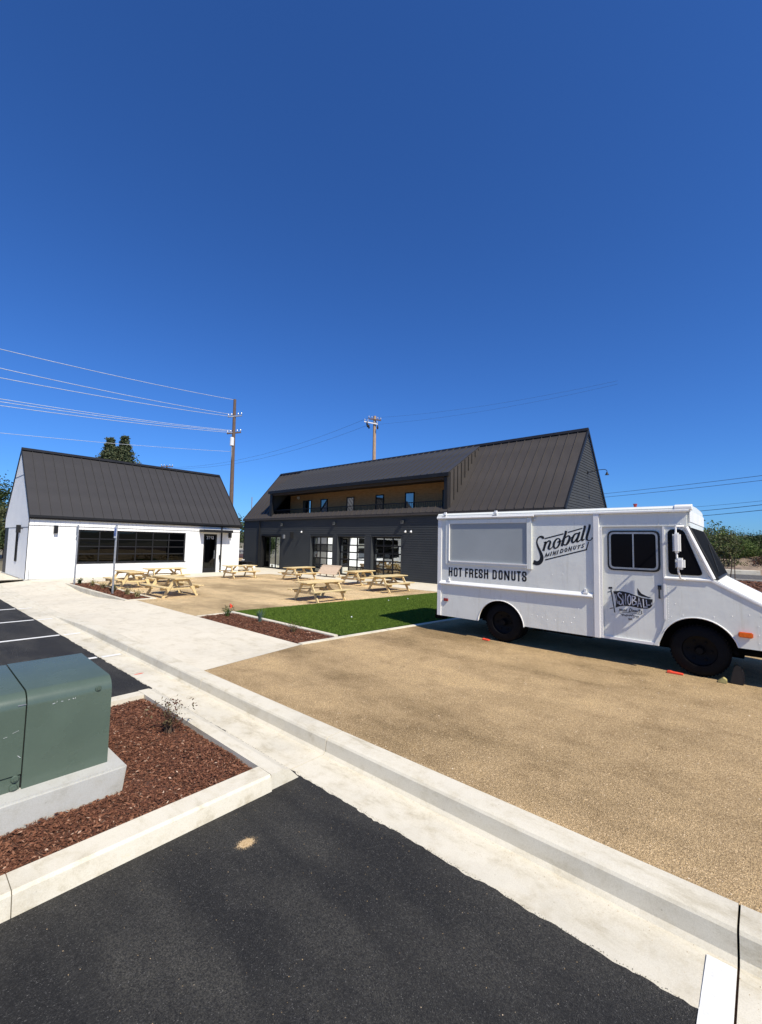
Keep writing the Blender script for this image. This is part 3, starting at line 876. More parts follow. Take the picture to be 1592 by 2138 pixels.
# loose pebbles that give the near gravel its grain
def pebbles():
    n = 42000
    u = RNG.uniform(0, 1, n) ** 1.6
    x = 3.36 + u * 4.6
    y = RNG.uniform(-.6, 6.6, n)
    k = y < 6.5 + (x - 3.33) * .155
    k &= y < 6.86 - np.maximum(0, x - 5.5) * .115
    x, y = x[k], y[k]
    n = len(x)
    s = RNG.gamma(4, .00075, n) * (1 + (x - 3.3) * .12)
    d = np.array([(1, 0, 0), (0, 1, 0), (-1, 0, 0), (0, -1, 0), (0, 0, .8)], float)
    a = RNG.uniform(0, 6.28, n)
    ca, sa = np.cos(a), np.sin(a)
    st = RNG.uniform(.6, 1.4, (n, 2))
    P = np.zeros((n, 5, 3))
    for i, v in enumerate(d):
        px, py = v[0] * st[:, 0], v[1] * st[:, 1]
        P[:, i, 0] = x + s * (px * ca - py * sa)
        P[:, i, 1] = y + s * (px * sa + py * ca)
        P[:, i, 2] = .147 + s * v[2]
    b_ = np.arange(n)[:, None] * 5
    F = np.concatenate([b_ + np.array([[0, 1, 4]]), b_ + np.array([[1, 2, 4]]), b_ + np.array([[2, 3, 4]]), b_ + np.array([[3, 0, 4]])], 0)
    return np_mesh('pebbles', P.reshape(-1, 3), F)
tag(link('loose_gravel', pebbles(), None, 'pebbles'), 'loose tan gravel between the kerb and the truck', 'gravel', kind='stuff')

# hills along the horizon
def hills():
    n = 240
    V, F = [], []
    for i in range(n + 1):
        t = 2 * math.pi * i / n
        h = 17 + 4 * math.sin(3 * t + 1) + 2.2 * math.sin(7 * t) + 1.0 * math.sin(17 * t + 2) + .5 * math.sin(41 * t)
        for r_, k in ((420, 0), (520, .45), (640, .9), (720, 1.0), (860, .6)):
            V.append((r_ * math.cos(t), r_ * math.sin(t), h * k - .3))
    for i in range(n):
        for j in range(4):
            a = i * 5 + j
            F.append((a, a + 1, a + 6, a + 5))
    return np_mesh('hills', np.array(V), np.array(F))
tag(link('hills', hills(), None, 'hill'), kind='structure')

# ================================================================== white building
WX0, WX1, WY0, WY1, WRY, WEZ, WRZ = 4.28, 15.08, 25.5, 31.6, 28.55, 3.15, 6.58
WS = 1.115
wb = root('white_building', (9.7, 28.5, .15), 'white board sided shop with dark steep metal roof and wide glazed window', 'building')
w_open = [(6.25, 11.59, .86, 2.52), (12.70, 13.55, .0, 2.50)]
mb = MB()
wall_cells(mb, 'x', WY0 + .03, WY0 + .22, WX0 + .03, WX1 - .03, .10, WEZ - .02, w_open)
for x in (WX0 + .03, WX1 - .22):
    mb.prism([(WY0 + .23, .10), (WY0 + .23, WEZ - .02), (WRY, WRZ - .12), (WY1 - .03, WEZ - .02), (WY1 - .03, .10)], 'x', x, x + .19)
mb.box(WX0 + .23, WX1 - .23, WY1 - .22, WY1 - .03, .10, WEZ - .02)
wwall = mb.build('wall', 'white_siding', wb)
# vertical boards, narrow grooves between them
mb = MB()
us = sorted({WX0, WX1} | {o[i] for o in w_open for i in (0, 1)})
x = WX0
edges = sorted(set([round(WX0 + .2 * i, 3) for i in range(55)] + [round(u, 3) for u in us]))
edges = [e for e in edges if e <= WX1]
for a, b_ in zip(edges[:-1], edges[1:]):
    if b_ - a < .02: continue
    mid = (a + b_) / 2
    op = [o for o in w_open if o[0] < mid < o[1]]
    segs = [(.16, 2.64), (2.66, WEZ)]
    for za, zb in segs:
        if op:
            lo, hi = op[0][2], op[0][3]
            for s0, s1 in ((za, min(zb, lo)), (max(za, hi), zb)):
                if s1 - s0 > .02: mb.box(a + .003, b_ - .003, WY0, WY0 + .028, s0, s1)
        else:
            mb.box(a + .003, b_ - .003, WY0, WY0 + .028, za, zb)
mb.build('front_boards', 'white_siding', wwall)
def wroof(y): return WRZ - WS * abs(WRY - y)
for gx, sgn in ((WX0, 1), (WX1, -1)):
    mb = MB()
    y = WY0
    while y < WY1 - .05:
        y1 = min(y + .2, WY1)
        lo, hi = y + .003, y1 - .003
        blocks = [(.16, 2.55), (2.57, 5.18), (5.20, 9)]
        if sgn == 1 and (lo + hi) / 2 > 30.44: blocks = blocks[1:]
        if sgn == 1 and 27.72 < (lo + hi) / 2 < 28.2: blocks = [(.16, .88), (2.57, 5.18), (5.20, 9)]
        for za, zb in blocks:
            t0, t1 = min(zb, wroof(lo) - .06), min(zb, wroof(hi) - .06)
            if WRY > lo and WRY < hi: t0 = t1 = min(t0, t1)
            if min(t0, t1) - za < .01: 
                if max(t0, t1) - za < .02: continue
                t0, t1 = max(t0, za + .001), max(t1, za + .001)
            mb.prism([(lo, za), (hi, za), (hi, t1), (lo, t0)], 'x', gx, gx + sgn * .028)
        y = y1
    mb.build('gable_boards', 'white_siding', wwall)
mb = MB()
mb.box(WX0 - .004, WX1 + .004, WY0 - .008, WY0 + .012, 2.638, 2.662)
mb.box(WX0 - .008, WX0 + .012, WY0, WY1, 2.548, 2.572).box(WX0 - .008, WX0 + .012, 27.32, 29.78, 5.178, 5.202)
mb.box(WX0 - .012, WX0 + .012, WY0 - .012, WY0 + .012, .16, WEZ)
mb.build('joint_flashing', 'trim', wwall)
MB().box(WX0 - .03, WX1 + .02, WY0 - .03, WY1 + .02, -.05, .158).build('plinth', 'grey_concrete', wwall)
# roof
mb = MB()
mb.prism([(WY0 - .10, wroof(WY0 - .10) - .12), (WRY, WRZ - .12), (WY1 + .10, wroof(WY0 - .10) - .12), (WY1 + .10, wroof(WY0 - .10) + .01), (WRY, WRZ + .01), (WY0 - .10, wroof(WY0 - .10) - .005)], 'x', WX0 + .02, WX1 - .02)
wr = mb.build('roof', 'roof', wb)
mb = MB()
mb.prism([(WY0 - .13, wroof(WY0 - .13) + .005), (WRY, WRZ + .005), (WRY, WRZ + .03), (WY0 - .13, wroof(WY0 - .13) + .03)], 'x', 0, .434)
mb.prism([(WY0 - .13, wroof(WY0 - .13) + .028), (WRY, WRZ + .028), (WRY, WRZ + .085), (WY0 - .13, wroof(WY0 - .13) + .085)], 'x', .41, .434)
pm = mb.mesh('roof_panel', Vector((0, 28.5, .15)))
npan = 25
for i in range(npan):
    link('roof_panel', pm, wr, 'roof', (WX0 - .02 + i * .4352 - 9.7, 0, 0))
MB().prism([(WRY - .14, WRZ - .02), (WRY, WRZ + .125), (WRY + .14, WRZ - .02)], 'x', WX0 - .03, WX1 + .03).build('ridge_cap', 'trim', wr)
for gx in (WX0 - .035, WX1 + .005):
    mb = MB().prism([(WY0 - .14, wroof(WY0 - .14) - .10), (WRY, WRZ - .10), (WY1 + .14, wroof(WY0 - .14) - .10), (WY1 + .14, wroof(WY0 - .14) + .06), (WRY, WRZ + .06), (WY0 - .14, wroof(WY0 - .14) + .06)], 'x', gx, gx + .03)
    mb.build('rake_trim', 'trim', wr)
MB().box(WX0 - .03, WX1 + .03, WY0 - .19, WY0 - .03, WEZ - .14, WEZ - .02).build('gutter', 'trim', wr, bev=.01)
MB().box(WX0 + .01, WX1 - .01, WY0 - .028, WY0 - .004, WEZ - .20, WEZ - .03).build('fascia', 'roof', wr)

def glazed(parent, name, axis, c, u0, u1, z0, z1, cols, rows, frame_mat='trim', glass='glass_dark', fw_=.05, depth=.06, outer=.07):
    """frame mesh with each pane as its own child"""
    mb = MB()
    def bx(m_, a, b_, za, zb, d0, d1):
        if axis == 'y': m_.box(c + d0, c + d1, a, b_, za, zb)
        else: m_.box(a, b_, c + d0, c + d1, za, zb)
    bx(mb, u0, u0 + outer, z0, z1, 0, depth)
    bx(mb, u1 - outer, u1, z0, z1, 0, depth)
    bx(mb, u0 + outer, u1 - outer, z0, z0 + outer, 0.001, depth - .001)
    bx(mb, u0 + outer, u1 - outer, z1 - outer, z1, 0.001, depth - .001)
    iu0, iu1, iz0, iz1 = u0 + outer, u1 - outer, z0 + outer, z1 - outer
    du, dz = (iu1 - iu0) / cols, (iz1 - iz0) / rows
    for i in range(1, cols):
        bx(mb, iu0 + i * du - fw_ / 2, iu0 + i * du + fw_ / 2, iz0, iz1, .004, depth - .004)
    for j in range(1, rows):
        bx(mb, iu0, iu1, iz0 + j * dz - fw_ / 2, iz0 + j * dz + fw_ / 2, .007, depth - .007)
    fr = mb.build(name, frame_mat, parent)
    for i in range(cols):
        for j in range(rows):
            p = MB()
            a = iu0 + i * du + (fw_ / 2 if i else 0)
            b_ = iu0 + (i + 1) * du - (fw_ / 2 if i < cols - 1 else 0)
            za = iz0 + j * dz + (fw_ / 2 if j else 0)
            zb = iz0 + (j + 1) * dz - (fw_ / 2 if j < rows - 1 else 0)
            m_ = depth * .5
            # each pane sits very slightly out of true
            k = random.uniform(-.0012, .0012)
            if axis == 'y':
                p.add([(c + m_, a, za), (c + m_ + k, b_, za), (c + m_ + k * .5, b_, zb), (c + m_ - k, a, zb)], [(0, 1, 2, 3)])
            else:
                p.add([(a, c + m_, za), (b_, c + m_ + k, za), (b_, c + m_ + k * .5, zb), (a, c + m_ - k, zb)], [(0, 1, 2, 3)])
            p.build('pane', glass, fr)
    return fr

glazed(wb, 'window', 'x', WY0 + .05, 6.25, 11.59, .86, 2.52, 6, 4)
MB().box(6.2, 11.64, WY0 - .02, WY0 + .04, .82, .86).build('window_sill', 'trim', wb)
dr = glazed(wb, 'door', 'x', WY0 + .06, 12.70, 13.55, .16, 2.50, 1, 1, outer=.10)
MB().box(12.72, 13.53, WY0 + .052, WY0 + .062, .16, .45).build('kick_plate', 'trim', dr)
MB().tube([(13.40, WY0 + .01, 1.0), (13.40, WY0 + .01, 1.5)], .015).box(13.385, 13.415, WY0 + .01, WY0 + .06, 1.02, 1.05).box(13.385, 13.415, WY0 + .01, WY0 + .06, 1.45, 1.48).build('door_handle', 'steel', dr)
# street number on the door glass
DIG = {'3': [[(0, 1), (1, 1), (.45, .58), (.9, .45), (.95, .15), (.6, 0), (.1, .05)]], '1': [[(.2, .8), (.55, 1), (.55, 0)]],
       '9': [[(.95, .6), (.5, .45), (.08, .6), (.1, .9), (.5, 1), (.9, .9), (.95, .5), (.7, 0)]], '2': [[(.05, .8), (.3, 1), (.8, .95), (.9, .7), (.05, .02), (1, .02)]]}
mb = MB()
for i, ch in enumerate('3192'):
    for ln in DIG[ch]:
        polyband(mb, [(12.90 + i * .12 + p[0] * .08, 2.20 + p[1] * .16) for p in ln], .026, lambda a, b_: (a, WY0 + .058, b_))
mb.build('street_number', 'ink_white', dr)
# canopy over the door
mb = MB()
mb.box(12.38, 14.25, WY0 - .62, WY0 - .59, 2.60, 2.76).box(12.38, 12.41, WY0 - .59, WY0, 2.60, 2.76).box(14.22, 14.25, WY0 - .59, WY0, 2.60, 2.76).box(12.41, 14.22, WY0 - .59, WY0, 2.63, 2.66)
mb.build('door_canopy', 'trim', wb)
MB().tube([(13.80, WY0 - .1, WEZ - .1), (13.80, WY0 - .05, WEZ - .3), (13.80, WY0 - .05, .2), (13.80, WY0 - .16, .12)], .045, 8).build('downspout', 'trim', wb)
MB().lathe_x([(-.02, .0), (-.02, .14), (.02, .14), (.02, 0)], 13.72, WY0 - .10, 1.08, 20).build('hose_reel', 'trim', wb)
for x_ in (5.30, 14.36):
    s_ = MB().box(x_ - .075, x_ + .075, WY0 - .16, WY0, 2.30, 2.68).build('wall_lamp', 'trim', wb, bev=.008)
    MB().box(x_ - .05, x_ + .05, WY0 - .13, WY0 - .03, 2.285, 2.299).build('diffuser', 'sign_white', s_)
MB().box(WX0 - .17, WX0, 27.25, 27.40, 2.30, 2.68).build('wall_lamp', 'trim', wb, bev=.008)
MB().tube([(WX0, 26.75, 2.5), (WX0 - .10, 26.75, 2.5), (WX0 - .12, 26.75, 2.42)], .025, 6).build('wall_bracket', 'trim', wb)
MB().tube([(4.40, WY0 - .06, .16), (4.40, WY0 - .06, .62), (4.44, WY0 - .12, .66)], .012, 6).build('hose_bib', 'steel', wb)
glazed(wb, 'slot_window', 'y', WX0 - .03, 27.74, 28.18, .88, 2.52, 1, 1, outer=.04)
MB().box(WX0 + .005, WX0 + .06, 30.46, 31.5, .16, 2.55).build('side_door', 'trim', wb, bev=.01)
glazed(wb, 'gable_window', 'y', WX1 - .03, 26.6, 29.6, .86, 2.50, 3, 3)
# room inside
mb = MB()
mb.box(WX0 + .24, WX1 - .24, WY0 + .3, WY1 - .3, .10, .14).box(WX0 + .3, WX1 - .3, 29.2, 29.3, .14, 2.9).box(WX0 + .24, WX1 - .24, WY0 + .24, 29.3, 2.9, 2.98)
mb.build('interior', 'inside', wb)
mb = MB()
for x_ in (7.0, 8.4, 9.8, 10.9):
    mb.box(x_, x_ + .7, 27.2, 27.9, .74, .78).box(x_ + .3, x_ + .36, 27.5, 27.56, .14, .74)
mb.build('interior_tables', 'inside', wb)

# ================================================================== charcoal building
MX, MRX, MEZ, MRZ, MYR, MYL, DYR, DYL = 18.60, 21.85, 3.80, 7.79, 6.20, 30.8, 11.9, 27.5
MFX = 2 * MRX - MX
ST = 1.19
DS = .594
mbd = root('charcoal_building', (21.8, 18.5, .15), 'long charcoal sided hall with balcony dormer and three glazed roll-up doors', 'building')
m_open = [(25.95, 28.42, .0, 2.58), (20.40, 22.68, .0, 2.58), (17.62, 20.06, .0, 2.58), (14.86, 17.18, .0, 2.58)]
mb = MB()
wall_cells(mb, 'y', MX + .025, MX + .27, MYR + .22, MYL - .22, .05, MEZ - .02, m_open)
def mroof(x_): return MRZ - ST * abs(MRX - x_)
gp = [(MX + .025, .05), (MX + .025, mroof(MX) - .16), (MRX, MRZ - .16), (MFX - .025, mroof(MX) - .16), (MFX - .025, .05)]
mb.prism(gp, 'y', MYR + .025, MYR + .215)
mb.prism(gp, 'y', MYL - .215, MYL - .025)
mb.box(MFX - .27, MFX - .025, MYR + .22, MYL - .22, .05, MEZ - .02)
mw = mb.build('wall', 'siding', mbd)
# lap siding
mb = MB()
exp_ = .125
z = .17
us = sorted({MYR, MYL} | {o[i] for o in m_open for i in (0, 1)})
while z < MEZ - .05:
    z1 = min(z + exp_, MEZ - .02)
    runs = []
    for a, b_ in zip(us[:-1], us[1:]):
        if any(o[0] < (a + b_) / 2 < o[1] and z < o[3] - .03 for o in m_open): continue
        if runs and abs(runs[-1][1] - a) < 1e-6: runs[-1][1] = b_
        else: runs.append([a, b_])
    for a, b_ in runs:
        mb.prism([(MX - .002, z + .004), (MX + .024, z + .004), (MX + .024, z1), (MX + .012, z1)], 'y', a, b_)
    z = z1
mb.build('lap_siding', 'siding', mw)
mb = MB()
z = .17
while z < MRZ - .35:
    z1 = z + exp_
    xl = max(MX, MRX - (MRZ - .18 - z) / ST)
    xr = 2 * MRX - xl
    mb.prism([(MYR - .004, z + .004), (MYR + .024, z + .004), (MYR + .024, z1), (MYR + .014, z1)], 'x', xl, xr)
    z = z1
# prism 'x' expects (y, z) pairs
mb.build('gable_siding', 'siding', mw)
MB().box(MX - .012, MX + .06, MYR - .012, MYR + .06, .15, MEZ - .05).build('corner_trim', 'trim', mw)
MB().box(MX - .012, MX + .06, MYL - .06, MYL + .012, .15, MEZ - .05).build('corner_trim', 'trim', mw)

# roof slopes with standing seams
mr = MB().prism([(MX - .04, mroof(MX - .04) - .14), (MRX, MRZ - .14), (MFX + .08, mroof(MX - .08) - .14), (MFX + .08, mroof(MX - .08)), (MRX, MRZ - .005), (MX - .04, mroof(MX - .04) - .005)], 'y', MYR + .02, DYR).build('roof', 'roof2', mbd)
mb = MB().prism([(MX - .04, mroof(MX - .04) - .14), (MRX, MRZ - .14), (MFX + .08, mroof(MX - .08) - .14), (MFX + .08, mroof(MX - .08)), (MRX, MRZ - .005), (MX - .04, mroof(MX - .04) - .005)], 'y', DYL, MYL - .02)
mb.prism([(MRX, MRZ - .14), (MFX + .08, mroof(MX - .08) - .14), (MFX + .08, mroof(MX - .08)), (MRX, MRZ - .005)], 'y', DYR + .001, DYL - .001)
mb.build('roof_deck', 'roof2', mr)
def seam_panel(x0, z0, x1, z1, w):
    mb_ = MB()
    mb_.prism([(x0, z0), (x1, z1), (x1, z1 + .025), (x0, z0 + .025)], 'y', 0, w - .004)
    mb_.prism([(x0, z0 + .024), (x1, z1 + .024), (x1, z1 + .085), (x0, z0 + .085)], 'y', w - .03, w - .004)
    return mb_.mesh('roof_panel', Vector((21.8, 0, .15)))
PW = .44
steep = seam_panel(MX - .10, mroof(MX - .10), MRX, MRZ, PW)
for i in range(13):
    link('roof_panel', steep, mr, 'roof2', (0, MYR - .03 + i * .4408 - 18.5, 0))
steep_l = seam_panel(MX - .10, mroof(MX - .10), MRX, MRZ, .475)
for i in range(7):
    link('roof_panel', steep_l, mr, 'roof2', (0, DYL + .01 + i * .475 - 18.5, 0))
def droof(x_): return MRZ - DS * (MRX - x_)
shallow = seam_panel(MX - .12, droof(MX - .12) + .01, MRX, MRZ + .01, PW)
nd = 36
dw = (DYL - DYR + .08) / nd
shallow = seam_panel(MX - .12, droof(MX - .12) + .01, MRX, MRZ + .01, dw)
for i in range(nd):
    link('roof_panel', shallow, mr, 'roof3', (0, DYR - .04 + i * dw - 18.5, 0))
skirt = seam_panel(MX - .10, mroof(MX - .10), MX + .14, mroof(MX + .14), dw)
for i in range(nd):
    link('skirt_panel', skirt, mr, 'roof2', (0, DYR + .02 + i * (DYL - DYR - .02) / nd - 18.5, 0))
MB().prism([(MRX - .14, MRZ - .05), (MRX, MRZ + .115), (MRX + .14, MRZ - .05)], 'y', MYR - .05, MYL + .03).build('ridge_cap', 'trim', mr)
for y_ in (MYR - .07, MYL + .005):
    mb = MB().prism([(MX - .13, mroof(MX - .13) - .14), (MRX, MRZ - .14), (MFX + .13, mroof(MX - .13) - .14), (MFX + .13, mroof(MX - .13) + .06), (MRX, MRZ + .07), (MX - .13, mroof(MX - .13) + .06)], 'y', y_, y_ + .06)
    mb.build('rake_trim', 'trim', mr)
MB().box(MX - .12, MX + .0, MYR - .02, MYL, mroof(MX - .10) - .13, mroof(MX - .10) - .012).build('gutter', 'roof2', mr, bev=.012)

# dormer with recessed balcony
mb = MB()
mb.prism([(MX - .05, droof(MX - .05) - .16), (MRX, MRZ - .16), (MRX, MRZ - .001), (MX - .05, droof(MX - .05) - .001)], 'y', DYR, DYL)
dm = mb.build('dormer', 'roof2', mbd)
# cheek wall with upright seams on the sunny side
tri = [(MX + .03, mroof(MX + .03) + .02), (MX + .03, droof(MX + .03) - .02), (MRX - .05, MRZ - .06)]
MB().prism(tri, 'y', DYR - .03, DYR + .12).build('cheek_wall', 'roof2', dm)
mb = MB()
x_ = MX + .05
while x_ < MRX - .25:
    mb.box(x_, x_ + .022, DYR - .065, DYR - .03, mroof(x_) + .05, droof(x_) - .04)
    x_ += .36
mb.build('cheek_seams', 'trim', dm)
MB().prism([(MX + .03, mroof(MX + .03) + .02), (MX + .03, droof(MX + .03) - .02), (MRX - .05, MRZ - .06)], 'y', DYL - .12, DYL + .03).build('cheek_wall', 'siding', dm)
MB().box(MX - .13, MX - .04, DYR - .05, DYL + .05, droof(MX - .10) - .17, droof(MX - .10) + .015).build('dormer_fascia', 'trim', dm)
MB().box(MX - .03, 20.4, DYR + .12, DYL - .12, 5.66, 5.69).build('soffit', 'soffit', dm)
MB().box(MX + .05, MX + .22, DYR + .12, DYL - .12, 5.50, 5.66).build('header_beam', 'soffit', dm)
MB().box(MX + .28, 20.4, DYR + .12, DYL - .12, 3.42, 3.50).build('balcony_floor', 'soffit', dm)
MB().box(MX + .13, MX + .20, DYR + .12, DYL - .12, 3.5, 4.10).build('parapet', 'trim', dm)
for y_ in (DYR + .10, DYL - .30):
    MB().box(MX - .0, MX + .18, y_, y_ + .18, 3.9, 5.66).build('post', 'trim', dm)
mb = MB()
bw_ = [(24.86, 25.78), (23.04, 23.80), (20.41, 21.12), (17.79, 18.48), (15.40, 16.10), (12.75, 13.43)]
yb = DYR + .12
while yb < DYL - .13:
    y1 = min(yb + .19, DYL - .12)
    mb.box(20.4, 20.43, yb + .003, y1 - .003, 3.5, 5.66)
    yb = y1
mb.box(20.43, 20.5, DYR + .12, DYL - .12, 3.5, 5.66)
bk = mb.build('balcony_back_wall', 'cedar', dm)
for k, (a, b_) in enumerate(bw_):
    glazed(dm, 'balcony_window', 'y', 20.35, a, b_, 3.62, 5.22, 1, 1, glass='glass', outer=.06)
rail = MB().box(MX + .24, MX + .29, DYR + .12, DYL - .12, 4.40, 4.44).box(MX + .245, MX + .285, DYR + .12, DYL - .12, 3.58, 3.61).build('railing', 'trim', mbd)
bal = MB().box(MX + .258, MX + .272, -.007, .007, 3.61, 4.40).mesh('baluster', Vector((21.8, 0, .15)))
nb = 130
for i in range(nb):
    link('baluster', bal, rail, 'trim', (0, DYR + .2 + i * (DYL - DYR - .4) / (nb - 1) - 18.5, 0))
MB().lathe_x([(-.06, 0), (-.06, .09), (.05, .12), (.06, 0)], 20.3, 26.3, 5.45, 14).build('balcony_lamp', 'sign_white', dm)

# glazed roll-up doors in deep reveals
for (a, b_, _, zt), nm in zip(m_open[1:], ('first', 'second', 'third')):
    gd = glazed(mbd, 'roll_up_door', 'y', MX + .20, a + .06, b_ - .06, .16, zt - .05, 3, 5, glass='glass', fw_=.075, outer=.09)
    mb = MB()
    mb.box(MX - .015, MX + .20, a, a + .06, .15, zt).box(MX - .015, MX + .20, b_ - .06, b_, .15, zt).box(MX - .016, MX + .20, a + .06, b_ - .06, zt - .05, zt + .001)
    mb.build('reveal', 'siding', gd)
en = glazed(mbd, 'entrance', 'y', MX + .20, 26.0, 28.38, .16, 2.53, 3, 1, glass='glass_dark', fw_=.09, outer=.09)
mb = MB().box(MX - .015, MX + .20, 25.95, 26.0, .15, 2.58).box(MX - .015, MX + .20, 28.38, 28.42, .15, 2.58).box(MX - .016, MX + .20, 26.0, 28.38, 2.53, 2.581)
mb.build('reveal', 'trim', en)
MB().tube([(MX + .14, 27.05, .95), (MX + .14, 27.05, 1.45)], .015).build('door_handle', 'steel', en)
MB().box(MX - .09, MX - .01, 28.60, 28.69, .2, MEZ - .12).build('downspout', 'trim', mbd, bev=.01)
for y_ in (25.8, 20.3, 14.8):
    lmp = MB().box(MX - .16, MX - .01, y_ - .08, y_ + .08, 3.28, 3.44).build('wall_lamp', 'siding', mbd, bev=.01)
    MB().box(MX - .14, MX - .04, y_ - .06, y_ + .06, 3.268, 3.279).build('diffuser', 'sign_white', lmp)
for y_ in (14.50, 14.12, 23.40):
    fl = MB().tube([(MX - .02, y_, 2.92), (MX - .12, y_, 2.92), (MX - .16, y_, 2.84)], .02, 6).build('flood_lamp', 'trim', mbd)
    MB().tube([(MX - .15, y_, 2.86), (MX - .19, y_, 2.77)], [.035, .065], 10).build('bulb', 'sign_white', fl)
MB().box(MX - .26, MX - .01, 24.50, 24.56, 2.36, 2.78).build('blade_sign', 'trim', mbd)
MB().box(MX - .12, MX - .01, 25.42, 25.56, 2.35, 2.62).build('door_buzzer', 'steel', mbd, bev=.01)
ga = MB().tube([(21.8, MYR, 5.72), (21.8, MYR - .5, 5.80), (21.8, MYR - .75, 5.80), (21.8, MYR - .84, 5.74), (21.8, MYR - .84, 5.66)], .015, 8).tube([(21.8, MYR - .005, 5.72), (21.8, MYR - .03, 5.72)], .07, 10).build('gooseneck_lamp', 'trim', mbd)
MB().tube([(21.8, MYR - .84, 5.68), (21.8, MYR - .84, 5.60), (21.8, MYR - .84, 5.53)], [.02, .05, .09], 14).build('lamp_shade', 'trim', ga)
# hall inside
mb = MB()
mb.box(MX + .3, 24.6, MYR + .3, MYL - .3, .08, .13).box(23.6, 23.7, MYR + .3, MYL - .3, .13, 3.35).box(MX + .28, 24.6, MYR + .3, MYL - .3, 3.33, 3.41)
mb.build('interior', 'inside', mbd)
mb = MB()
for y_ in (15.5, 16.5, 18.2, 19.2, 21.3):
    for x_ in (19.8, 21.4):
        mb.tube([(x_, y_, .13), (x_, y_, .74)], .03, 6).box(x_ - .18, x_ + .18, y_ - .18, y_ + .18, .74, .78)
mb.build('interior_stools', 'trim', mbd)

# ================================================================== food truck
TN, TF = 8.55, 10.75           # near and far side
tk = root('food_truck', (9.65, 2.7, .15), 'white step van donut truck with black lettering parked on the gravel', 'food truck')
def arc(cy, cz, r, t0, t1, n=18):
    return [(cy + r * math.cos(R(t0 + (t1 - t0) * i / n)), cz + r * math.sin(R(t0 + (t1 - t0) * i / n))) for i in range(n + 1)]
side = [(5.74, .53), (5.74, 2.79), (2.29, 2.79), (2.29, .55)] + arc(4.18, .50, .505, 174, 6) + [(4.70, .53)]
fen = [(1.262, 1.66), (.64, 1.66), (.60, 1.70), (.06, 1.35), (-.36, 1.08), (-.40, .95), (-.40, .70)] + arc(.83, .57, .505, 165, 28) + [(1.375, .56), (1.44, .56), (1.31, .82), (1.262, 1.0)]
mb = MB()
for x0, x1 in ((TN, TN + .03), (TF - .03, TF)):
    mb.prism(side, 'x', x0, x1)
mb.box(TN + .03, TF - .03, 5.70, 5.738, .55, 2.79)
mb.box(TN + .03, TF - .03, 2.26, 2.30, .66, 2.79)
body = mb.build('body', 'white_paint', tk)
MB().prism(fen, 'x', TF - .03, TF).build('fender', 'white_paint', tk)
fe = MB().prism(fen, 'x', TN, TN + .03).build('fender', 'white_paint', tk)
# wheel arch lips
for cy, cz, t0, t1 in ((4.18, .50, 4, 176), (.83, .57, 28, 165)):
    mb = MB()
    pts = arc(cy, cz, .512, t0, t1)
    mb.tube([(TN - .004, y, z) for y, z in pts], .010, 6)
    mb.build('arch_lip', 'white_trim', tk)
# hood
hood = MB().prism([(.66, 1.66), (.70, 1.745), (.06, 1.385), (-.34, 1.125), (-.37, 1.08), (.06, 1.33)], 'x', TN - .015, TF + .015).build('hood', 'white_trim', tk, bev=.012)
MB().box(TN + .03, TF - .03, -.40, -.36, .62, 1.09).build('grille_panel', 'white_paint', tk)
for x_ in (TN + .35, TF - .35):
    MB().tube([(x_, -.36, .88), (x_, -.44, .88)], .095, 18).build('headlight', 'sign_white', tk)
MB().box(TN + .02, TF - .02, -.52, -.402, .50, .68).build('bumper', 'chassis', tk, bev=.02)
# header above the door, front cap, roof
MB().box(TN, TN + .03, .93, 2.29, 2.53, 2.79).box(TF - .03, TF, .93, 2.29, 2.53, 2.79).box(TN + .03, TF - .03, .90, .96, 2.47, 2.79).build('cab_header', 'white_paint', tk, bev=.008)
rp = [(TN - .02, 2.80), (TN - .02, 2.835), (TN + .02, 2.868), (TN + .25, 2.895), (9.65, 2.915), (TF - .25, 2.895), (TF - .02, 2.868), (TF + .02, 2.835), (TF + .02, 2.80)]
roof_t = MB().prism(rp, 'y', .91, 5.75).build('roof', 'white_paint', tk)
MB().prism([(TN - .045, 2.772), (TN - .045, 2.80), (TN - .03, 2.808), (TN + .01, 2.808), (TN + .01, 2.772)], 'y', .90, 5.755).build('drip_rail', 'white_trim', roof_t)
MB().box(TN + .02, TF - .02, .89, .905, 2.60, 2.80).prism([(TN - .035, 2.795), (TN - .035, 2.85), (TN + .0, 2.885), (TN + .12, 2.90), (TN + .12, 2.795)], 'y', .86, 1.10).build('front_cap', 'white_trim', roof_t, bev=.01)
for y_ in (5.55, 4.28):
    MB().box(TN - .06, TN + .05, y_ - .05, y_ + .05, 2.80, 2.815).box(TN - .02, TN + .02, y_ - .025, y_ + .025, 2.815, 2.90).build('roof_clamp', 'white_trim', roof_t)
MB().tube([(9.0, 1.75, 2.90), (9.0, 1.75, 2.97)], [.02, .035], 8).build('marker_lamp', 'red', roof_t)
